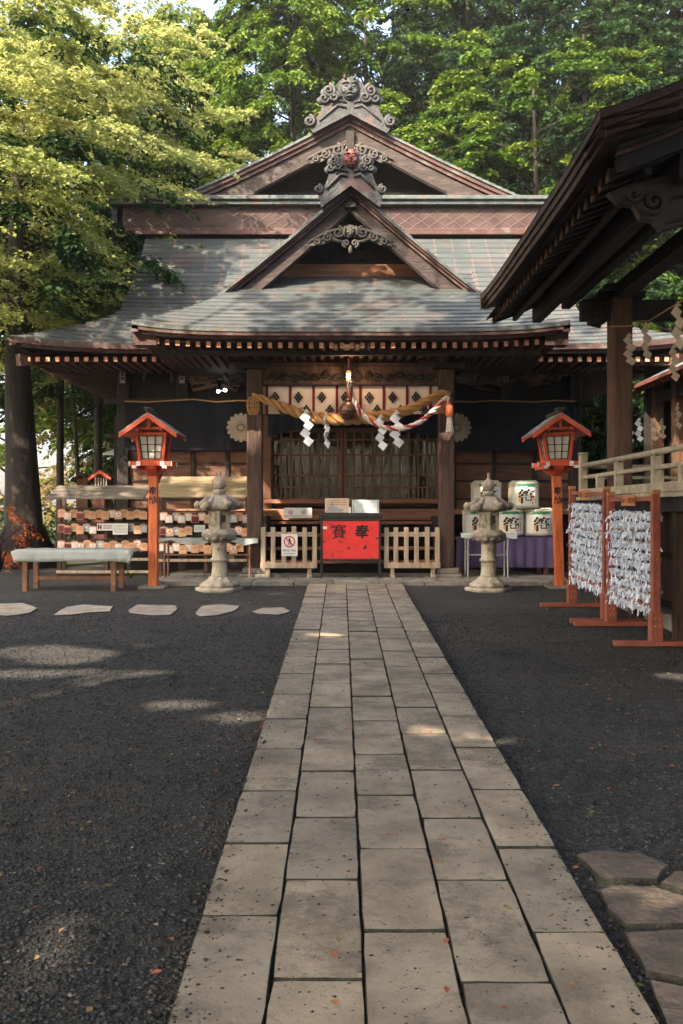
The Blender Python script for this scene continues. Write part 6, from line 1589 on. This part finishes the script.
# ------------------------------------------------------------------ trees
def sprays_mesh(name, O, A, Ln, leaf, nt, npt, droop, m, rs, flat=.35, wid=.55, up=0.0, keep=None, spread=1.1, tonef=None, vol=.06):
    """leaves along flat fans of twigs; O origins, A azimuths, Ln lengths"""
    n = len(O); N = n*nt*npt
    O = np.repeat(O, nt*npt, 0); A0 = np.repeat(A, nt*npt); L = np.repeat(Ln, nt*npt)
    t0 = np.repeat(rs.rand(n*nt)**.8*.85, npt); off = np.repeat((rs.rand(n*nt)*2-1)*spread, npt)
    tl = L*.55*(1-.45*t0)*np.repeat(.6+.5*rs.rand(n*nt), npt); q = rs.rand(N)
    sd = np.where(rs.rand(N) < .5, -1, 1)
    a1 = A0+off
    r = np.stack([np.cos(A0)*t0*L + np.cos(a1)*tl*q, np.sin(A0)*t0*L + np.sin(a1)*tl*q], 1)
    dist = np.sqrt((r**2).sum(1)); h = up*dist - droop*dist**2/L + np.repeat(rs.randn(n*nt)*vol, npt)*L*.5 + rs.randn(N)*leaf*.35
    C = O + np.stack([r[:,0]-np.sin(a1)*sd*leaf*.45, r[:,1]+np.cos(a1)*sd*leaf*.45, h], 1)
    az = a1 + sd*.9 + rs.randn(N)*.35
    D = np.stack([np.cos(az), np.sin(az), -.25-droop*dist/L+rs.randn(N)*.2], 1)
    Nn = np.stack([rs.randn(N)*flat, rs.randn(N)*flat, np.ones(N)], 1)
    tone = np.clip(np.repeat(rs.rand(n)*.45, nt*npt) + rs.rand(N)*.4 + .15, 0, 1)
    if tonef is not None: tone = np.clip(tone+tonef(C), 0, 1)
    if keep is not None:
        k = keep(C); C, D, Nn, tone = C[k], D[k], Nn[k], tone[k]
    sz = leaf*(.7+.6*rs.rand(len(C)))
    return leafquads(name, C, D, Nn, sz, tone, m, wid)
def envelope(rs, n, H0, H1, Rf, inner=.45):
    h = H0+(H1-H0)*rs.rand(n); a = rs.rand(n)*2*PI; R_ = Rf((h-H0)/(H1-H0)); r = R_*np.sqrt(inner**2+(1-inner**2)*rs.rand(n))
    return np.stack([r*np.cos(a), r*np.sin(a), h], 1), a
def trunk_mesh(name, H, r0, limbs, seed, flare=1.5, bend=.25):
    r = random.Random(seed); mb = MB(); mb.cs = True
    pts = []; rr = []
    for k in range(11):
        t = k/10; pts.append(Vector((bend*math.sin(t*3+seed)*t, bend*math.cos(t*2.3+seed)*t, H*t-.3*(k==0)))); rr.append(r0*((1-t*.88)+ (flare-1)*max(0,1-t*9)**1.5))
    mb.tube(pts, rr, 12)
    def pt(z): t = max(0,min(.999,z/H))*10; i = int(t); return pts[i].lerp(pts[i+1], t-i)
    for o in limbs:
        z = max(H*.12, min(H*.96, o[2]-.25*math.hypot(o[0],o[1]))); p = pt(z); e = Vector(o); m_ = p.lerp(e,.5)+Vector((0,0,.12*(e-p).length)); rb = max(.02, r0*.30*(1-z/H)+.015)
        mb.tube(curve([p, m_, e], 4), [rb*(1-.8*i/8) for i in range(9)], 6)
    o = mb.build(name, M_bark); me = o.data; bpy.data.objects.remove(o); return me
KM = {}
def kind(key, crown, trunk): KM[key] = (crown, trunk)
def mk(key, seed, H, H0, Rf, n, Lr, leaf, nt, npt, droop, m, r0, **kw):
    rs = np.random.RandomState(seed); O, A = envelope(rs, n, H0, H, Rf)
    A = A + rs.randn(n)*.5; L = Lr[0]+(Lr[1]-Lr[0])*rs.rand(n)
    zf = (O[:,2]-H0)/(H-H0); L = L*(1-.45*zf)
    me = sprays_mesh('crown', O, A, L, leaf, nt, npt, droop, m, rs, **kw)
    lim = [tuple(O[i]) for i in range(0, n, max(1, n//34))]
    kind(key, me, trunk_mesh('trunk', H*.97, r0, lim, seed))
def tree(key, name, label, x, y, rz=0, s=1, group=None, z=None, sxy=1):
    cm, tm = KM[key]; z = GH(x,y) if z is None else z
    t = T(name, label, 'tree', (x,y,z-.05), rz, group); t.scale = (s*sxy, s*sxy, s)
    a = bpy.data.objects.new('crown', cm); COL.objects.link(a); a.parent = t
    b = bpy.data.objects.new('trunk', tm); COL.objects.link(b); b.parent = t
    return t
ell = lambda R_, p=.5: (lambda t: R_*np.clip(4*t*(1-t)+.08, 0, 1)**p)
cone = lambda R_: (lambda t: R_*(1-t)**.75+.3)
mk('maple', 1, 11, 2.2, ell(4.4,.45), 300, (1.3,2.3), .09, 17, 17, .22, M_maple, .24, flat=.45, wid=.75)
mk('maplehigh', 12, 12.5, 4.6, ell(3.9,.45), 260, (1.3,2.3), .085, 17, 17, .22, M_maple, .2, flat=.45, wid=.75)
mk('broad', 2, 15, 3.5, ell(4.6,.4), 330, (1.3,2.3), .14, 15, 16, .35, M_leafy, .24, flat=.6, wid=.7)
mk('deep', 3, 16, 2.0, ell(4.4,.35), 380, (1.3,2.2), .15, 14, 16, .35, M_deep, .24, flat=.6, wid=.65)
mk('conifer', 4, 19, 3.0, cone(4.4), 520, (1.2,2.2), .17, 13, 14, .65, M_deep, .22, flat=.5, wid=.38)
mk('hinoki', 5, 18, 3.0, cone(4.6), 520, (1.2,2.2), .16, 13, 14, .6, M_leafy, .20, flat=.5, wid=.42)
mk('glow', 6, 8, .6, ell(3.4,.4), 105, (1.2,2.0), .17, 11, 12, .3, M_glow, .16, flat=.7, wid=.8)

G1 = 'trees on the slope behind the hall'
W = [ # key, x, y, s, rz, name, label
 ('hinoki',-1.6,31,1.05,.3,'cypress_tree','bright yellow-green cypress behind the left slope of the rear gable'),
 ('broad',.6,34,1.12,1.9,'broadleaf_tree','tall bright green tree directly behind the top ridge ornament'),
 ('hinoki',-5.2,33,.98,2.2,'cypress_tree','yellow-green cypress between the maple and the rear gable'),
 ('conifer',4.3,33,1.05,.9,'conifer_tree','dark green conifer right of the top ridge ornament'),
 ('deep',7.4,31,1.0,3.1,'evergreen_tree','dense dark evergreen above the right end of the roof ridge'),
 ('broad',10.9,31,1.03,4.0,'broadleaf_tree','bright green leafy tree at the upper right picture corner'),
 ('broad',5.4,27.6,.9,.5,'broadleaf_tree','yellow-green leafy tree right of the rear gable'),
 ('deep',9.4,26.6,.82,1.2,'evergreen_tree','dark evergreen just over the stage pavilion eave'),
 ('conifer',13.2,28,1.0,2.5,'conifer_tree','dark conifer behind the stage pavilion roof'),
 ('conifer',2.2,39,1.15,5.1,'conifer_tree','far dark conifer filling the gap above the rear gable'),
 ('deep',-3.6,40,1.2,4.4,'evergreen_tree','far evergreen behind the yellow-green cypresses'),
 ('conifer',8.8,39,1.15,1.4,'conifer_tree','far conifer high on the slope at the upper right'),
 ('deep',13.6,38,1.15,.2,'evergreen_tree','far evergreen on the slope at the right picture edge'),
 ('maplehigh',-7.7,21.6,1.12,.0,'maple_tree','large pale maple whose sprays hang over the left end of the hall roof'),
 ('maplehigh',-10.2,26.0,1.25,1.6,'maple_tree','second maple behind the large one at the upper left corner'),
 ('maplehigh',-5.9,27.4,1.02,3.7,'maple_tree','maple behind the left end of the roof ridge'),
 ('maplehigh',-8.6,17.2,1.0,1.1,'maple_tree','pale maple in front of the massive cedar trunk, leaves reaching the upper left corner'),
 ('glow',-7.4,34,.95,.6,'sunlit_tree','sunlit yellow-leaved small tree beyond the plaque rack, seen through the gap'),
 ('glow',-11.8,36,1.0,2.6,'sunlit_tree','sunlit yellow-leaved tree farther left beyond the large trunk'),
 ('glow',-4.2,37,.9,4.2,'sunlit_tree','sunlit yellow-leaved small tree beyond the corner of the hall'),
 ('broad',-7.2,33,1.12,.9,'broadleaf_tree','leafy tree filling the gap between left maple and cypresses'),
 ('conifer',12.6,34,1.15,1.7,'conifer_tree','tall dark conifer closing the gap at the upper right corner'),
 ('deep',6.2,35,1.15,2.9,'evergreen_tree','tall evergreen between the two conifers right of the gable'),
 ('deep',-5.6,30,.42,1.0,'evergreen_tree','small green tree beside the pale green roofed hut'),
 ('deep',6.9,24.0,.42,.7,'evergreen_tree','small dark evergreen behind the side gallery'),
]
for i, (k, x, y, s, rz, nm, lab) in enumerate(W):
    tree(k, nm, lab, x, y, rz, s, G1 if y > 26 and nm != 'sunlit_tree' else None)
# large old trunk at the left edge and slim dark trunks
def bigtrunk(name, label, x, y, r, H, flare, seed):
    t = T(name, label, 'tree', (x,y,GH(x,y)-.05)); me = trunk_mesh('trunk', H, r, [(U(-2,2),U(-1,2),U(H*.5,H*.95)) for _ in range(10)], seed, flare)
    b = bpy.data.objects.new('trunk', me); COL.objects.link(b); b.parent = t
    rs = np.random.RandomState(seed); O, A = envelope(rs, 90, H*.55, H, ell(2.6), .3); c = sprays_mesh('crown', O, A, 1.0+.8*rs.rand(90), .14, 11, 12, .4, M_deep, rs)
    a = bpy.data.objects.new('crown', c); COL.objects.link(a); a.parent = t
bigtrunk('cedar_tree','massive dark cedar trunk with flaring roots at the left picture edge', QX(24,20), 20, .40, 9, 2.3, 3)
bigtrunk('cedar_tree','slim dark trunk directly right of the massive cedar trunk', QX(61,23), 23, .10, 12, 1.3, 5)
bigtrunk('cedar_tree','slim dark trunk in the middle of the bright gap left of the hall', QX(97,27), 27, .13, 13, 1.3, 8)
bigtrunk('cedar_tree','slim leaning trunk near the small shrines at the left', QX(80,25), 25, .07, 7, 1.2, 9)
# orange shrub at the left edge
def shrub():
    rs = np.random.RandomState(4); O, A = envelope(rs, 40, .3, 1.2, ell(.6), .2)
    t = T('orange_shrub', 'small shrub with orange leaves at the left picture edge below the cedar trunk', 'shrub', (QX(0,18.5),18.5,.45))
    a = bpy.data.objects.new('foliage', sprays_mesh('foliage', O, A, .35+.2*rs.rand(40), .06, 7, 6, .5, M_orangeleaf, rs)); COL.objects.link(a); a.parent = t
    mb = MB()
    for k in range(7): mb.tube([(0,0,0),(U(-.2,.2),U(-.2,.2),.5),(U(-.5,.5),U(-.4,.4),U(.8,1.1))],[.02,.012,.004],5)
    mb.build('stems', M_bark, t, world=False)
shrub()
# undergrowth and low hedge beyond, hides the bare slope
def hedge():
    rs = np.random.RandomState(9)
    for i,(x0,x1,y,h,m,lab) in enumerate(((-16,-3.5,31,1.5,M_deep,'dark undergrowth below the trees left of the hall'),(4.4,16,27,2.0,M_deep,'dark undergrowth behind the side gallery'))):
        n = 260; O = np.stack([x0+(x1-x0)*rs.rand(n), y+rs.randn(n)*.8, GH(0,y)*0+.5+h*rs.rand(n)], 1)
        me = sprays_mesh('undergrowth', O, rs.rand(n)*6.28, .7+.6*rs.rand(n), .12, 8, 8, .5, m, rs)
        o = bpy.data.objects.new('undergrowth', me); COL.objects.link(o); o['kind'] = 'stuff'; o['label'] = lab
hedge()

# unseen trees added to shade the forecourt, leaves cut away where sun patches fall
PATCH = []   # ground x, y, rx, ry
def addpatch(px, py, rx, ry):
    y = 1600/(py-480.0); PATCH.append((QX(px,y), y, rx, ry))
for a in ((72,652,.5,.7),(22,651,.28,.4),(110,673,.6,.2),(30,674,.4,.25),(232,719,.28,.22),(175,706,.32,.2),(112,786,.10,.06),(4,968,.10,.35),(500,742,.10,.2),(425,738,.18,.16),(465,745,.16,.14),(330,636,.3,.35),(650,748,.22,.08),(674,676,.24,.2),(650,912,.16,.12),(597,902,.09,.1),(560,897,.08,.08),(90,680,.2,.3)): addpatch(*a)
def sunproj(C):    # where each leaf's shadow reaches a vertical sheet / the ground
    t = (C[:,2]-.25)/SD[2]; return C[:,0]-SD[0]*t, C[:,1]-SD[1]*t
def keepf(C):
    gx, gy = sunproj(C); k = np.ones(len(C), bool)
    for x, y, rx, ry in PATCH: k &= ~(((gx-x)/rx)**2+((gy-y)/ry)**2 < 1)
    Y = C[:,1]
    cl = np.sin(C[:,0]*1.9+.7)*np.sin(C[:,1]*1.7+C[:,2]*.9)+.5*np.sin(C[:,0]*4.3)*np.sin(C[:,2]*3.9+C[:,1]*3.1)
    k &= (gy < 18.4+.8*cl) | ((cl > .45) & (gy < 24) & (gx > 2))
    k &= (C[:,2] > 2.2+.53*np.maximum(Y, -8)) | (C[:,0] < -.36*Y-.7) | (Y < -1)
    return k
def canopy():
    rs = np.random.RandomState(21); cs = []
    for gx in np.arange(-9, 9, 2.0):
        for gy in np.arange(.5, 23, 2.0):
            for z in (8.2+rs.rand()*2, 11.5+rs.rand()*3):
                t = z/SD[2]; x = gx+SD[0]*t+rs.randn()*.3; y = gy+SD[1]*t+rs.randn()*.3
                if z > 2.9+.53*y or x < -.36*y-1.5: cs.append((x, y, z))
                elif z < 10:
                    z = 4+rs.rand()*2; t = z/SD[2]; x = gx+SD[0]*t; y = gy+SD[1]*t
                    if x < -.36*y-1.5: cs.append((x, y, z))
    for x in np.arange(-5.5, 6, 1.5):  # overhead boughs added to darken the near ground
        for y in np.arange(.5, 6.5, 1.5):
            for z in (8.3, 9.8): cs.append((x+rs.randn()*.3, y+rs.randn()*.3, z+rs.rand()))
    for x in np.arange(-3.4, 3.8, 1.4):
        for y in np.arange(-2.2, 3.6, 1.4): cs.append((x+rs.randn()*.3, y+rs.randn()*.3, max(5.2, 4.1+.55*y)+rs.rand()))
    cs = np.array(cs)
    bases = [(-10,4),(-11,-4),(-6.5,-9),(-16,-2),(6.8,1.5)]
    labs = ['left of the forecourt beside the gravel','left of the forecourt behind the camera','behind the camera on the left','farther left and behind the camera','right of the camera']
    idx = np.argmin(((cs[:,None,:2]-np.array(bases)[None])**2).sum(2), 1)
    for b, (bx, by) in enumerate(bases):
        c = cs[idx == b]
        if not len(c): continue
        O = np.repeat(c, 14, 0) + rs.randn(len(c)*14, 3)*np.array([.9,.9,.55]); A = rs.rand(len(O))*6.28
        me = sprays_mesh('crown', O, A, 1.0+.7*rs.rand(len(O)), .19, 9, 10, .3, M_canopy, rs, keep=keepf, wid=.8, flat=.8)
        t = T('added_shade_tree', 'tall added shade tree '+labs[b]+', just outside the picture', 'tree', (0,0,0), 0, 'unseen shade trees added around the forecourt')
        a = bpy.data.objects.new('crown', me); COL.objects.link(a); a.parent = t
        mb = MB(); mb.cs = True; z0 = GH(bx,by)-.2; top = Vector((bx+(c[:,0].mean()-bx)*.4, by+(c[:,1].mean()-by)*.4, 11.5)); ctl = curve([(bx,by,z0),(bx+.2,by-.1,4),(bx+.3*(top.x-bx),by+.3*(top.y-by),8),tuple(top)],5)
        mb.tube(ctl, [.34*(1-.8*i/len(ctl)) for i in range(len(ctl))], 10)
        for q in c:
            if q[2] > 2.9+.53*q[1] or q[0] < -.36*q[1]-1.5: p = ctl[9]; mb.tube(curve([p, p.lerp(Vector(q),.5)+Vector((0,0,.7)), Vector(q)],3),[.08,.07,.06,.05,.04,.03,.015],6)
        mb.build('trunk', M_bark, t)
canopy()
for i, (k, x, y, s_, rz, lab) in enumerate((('glow',-9,-17,1.1,1,'farthest left'),('broad',-5.2,-22,.6,2,'left'),('glow',-1.2,-20,1.1,3,'just left of the path'),('broad',2.6,-24,.62,4,'just right of the path'),('glow',6.4,-18,1.15,5,'right'),('glow',11,-20,1.1,.4,'farthest right'))):
    tree(k, 'reflection_tree', 'tree added behind the camera for reflections, '+lab+' of the row', x, y, rz, s_, 'unseen trees added behind the camera for reflections')  # unseen trees added for the door panes to mirror

# thin air: the far trees pale a little
mb = MB(); mb.box(-420,420,-320,520,-3,42)
hz = mb.build('haze', bpy.data.materials.new('air')); hz['kind'] = 'stuff'; hz['label'] = 'thin sunlit haze over the shrine grounds'
am = hz.data.materials[0]; am.use_nodes = True; an = am.node_tree; an.nodes.remove(an.nodes['Principled BSDF'])
pv = an.nodes.new('ShaderNodeVolumePrincipled'); pv.inputs['Color'].default_value = (1,.97,.9,1); pv.inputs['Density'].default_value = .0007; pv.inputs['Anisotropy'].default_value = .3
an.links.new(pv.outputs[0], an.nodes['Material Output'].inputs['Volume'])

# ------------------------------------------------------------------ light, sky, camera
w = bpy.data.worlds.new('World'); scn.world = w; w.use_nodes = True
nt = w.node_tree; bg = nt.nodes['Background']; sky = nt.nodes.new('ShaderNodeTexSky'); sky.sky_type = 'NISHITA'; sky.sun_disc = False
sky.sun_elevation = SUN_EL; sky.sun_rotation = math.atan2(SD.x, SD.y); sky.dust_density = 6; sky.ozone_density = .4; sky.air_density = 1.0
nt.links.new(sky.outputs[0], bg.inputs[0]); bg.inputs[1].default_value = .15
sl = bpy.data.lights.new('sun', 'SUN'); sl.energy = 3.9; sl.angle = R(.53); sl.color = (1,.83,.64)
so = bpy.data.objects.new('sun', sl); COL.objects.link(so); so.rotation_euler = SD.to_track_quat('Z','Y').to_euler(); so.location = SD*60
cam = bpy.data.cameras.new('camera'); co = bpy.data.objects.new('camera', cam); COL.objects.link(co); scn.camera = co
co.location = (0,0,CAMH); co.rotation_euler = (R(90),0,0); cam.sensor_fit = 'VERTICAL'; cam.sensor_height = 36; cam.sensor_width = 24; cam.lens = FPX/1024*36
cam.shift_y = -(512-CY)/1024; cam.clip_end = 1500; cam.clip_start = .05
scn.view_settings.view_transform = 'Standard'; scn.view_settings.look = 'None'; scn.view_settings.exposure = 2.42; scn.view_settings.gamma = 1
scn.cycles.max_bounces = 8; scn.cycles.transparent_max_bounces = 8; scn.cycles.caustics_reflective = False; scn.cycles.caustics_refractive = False
scn.cycles.sample_clamp_indirect = 6
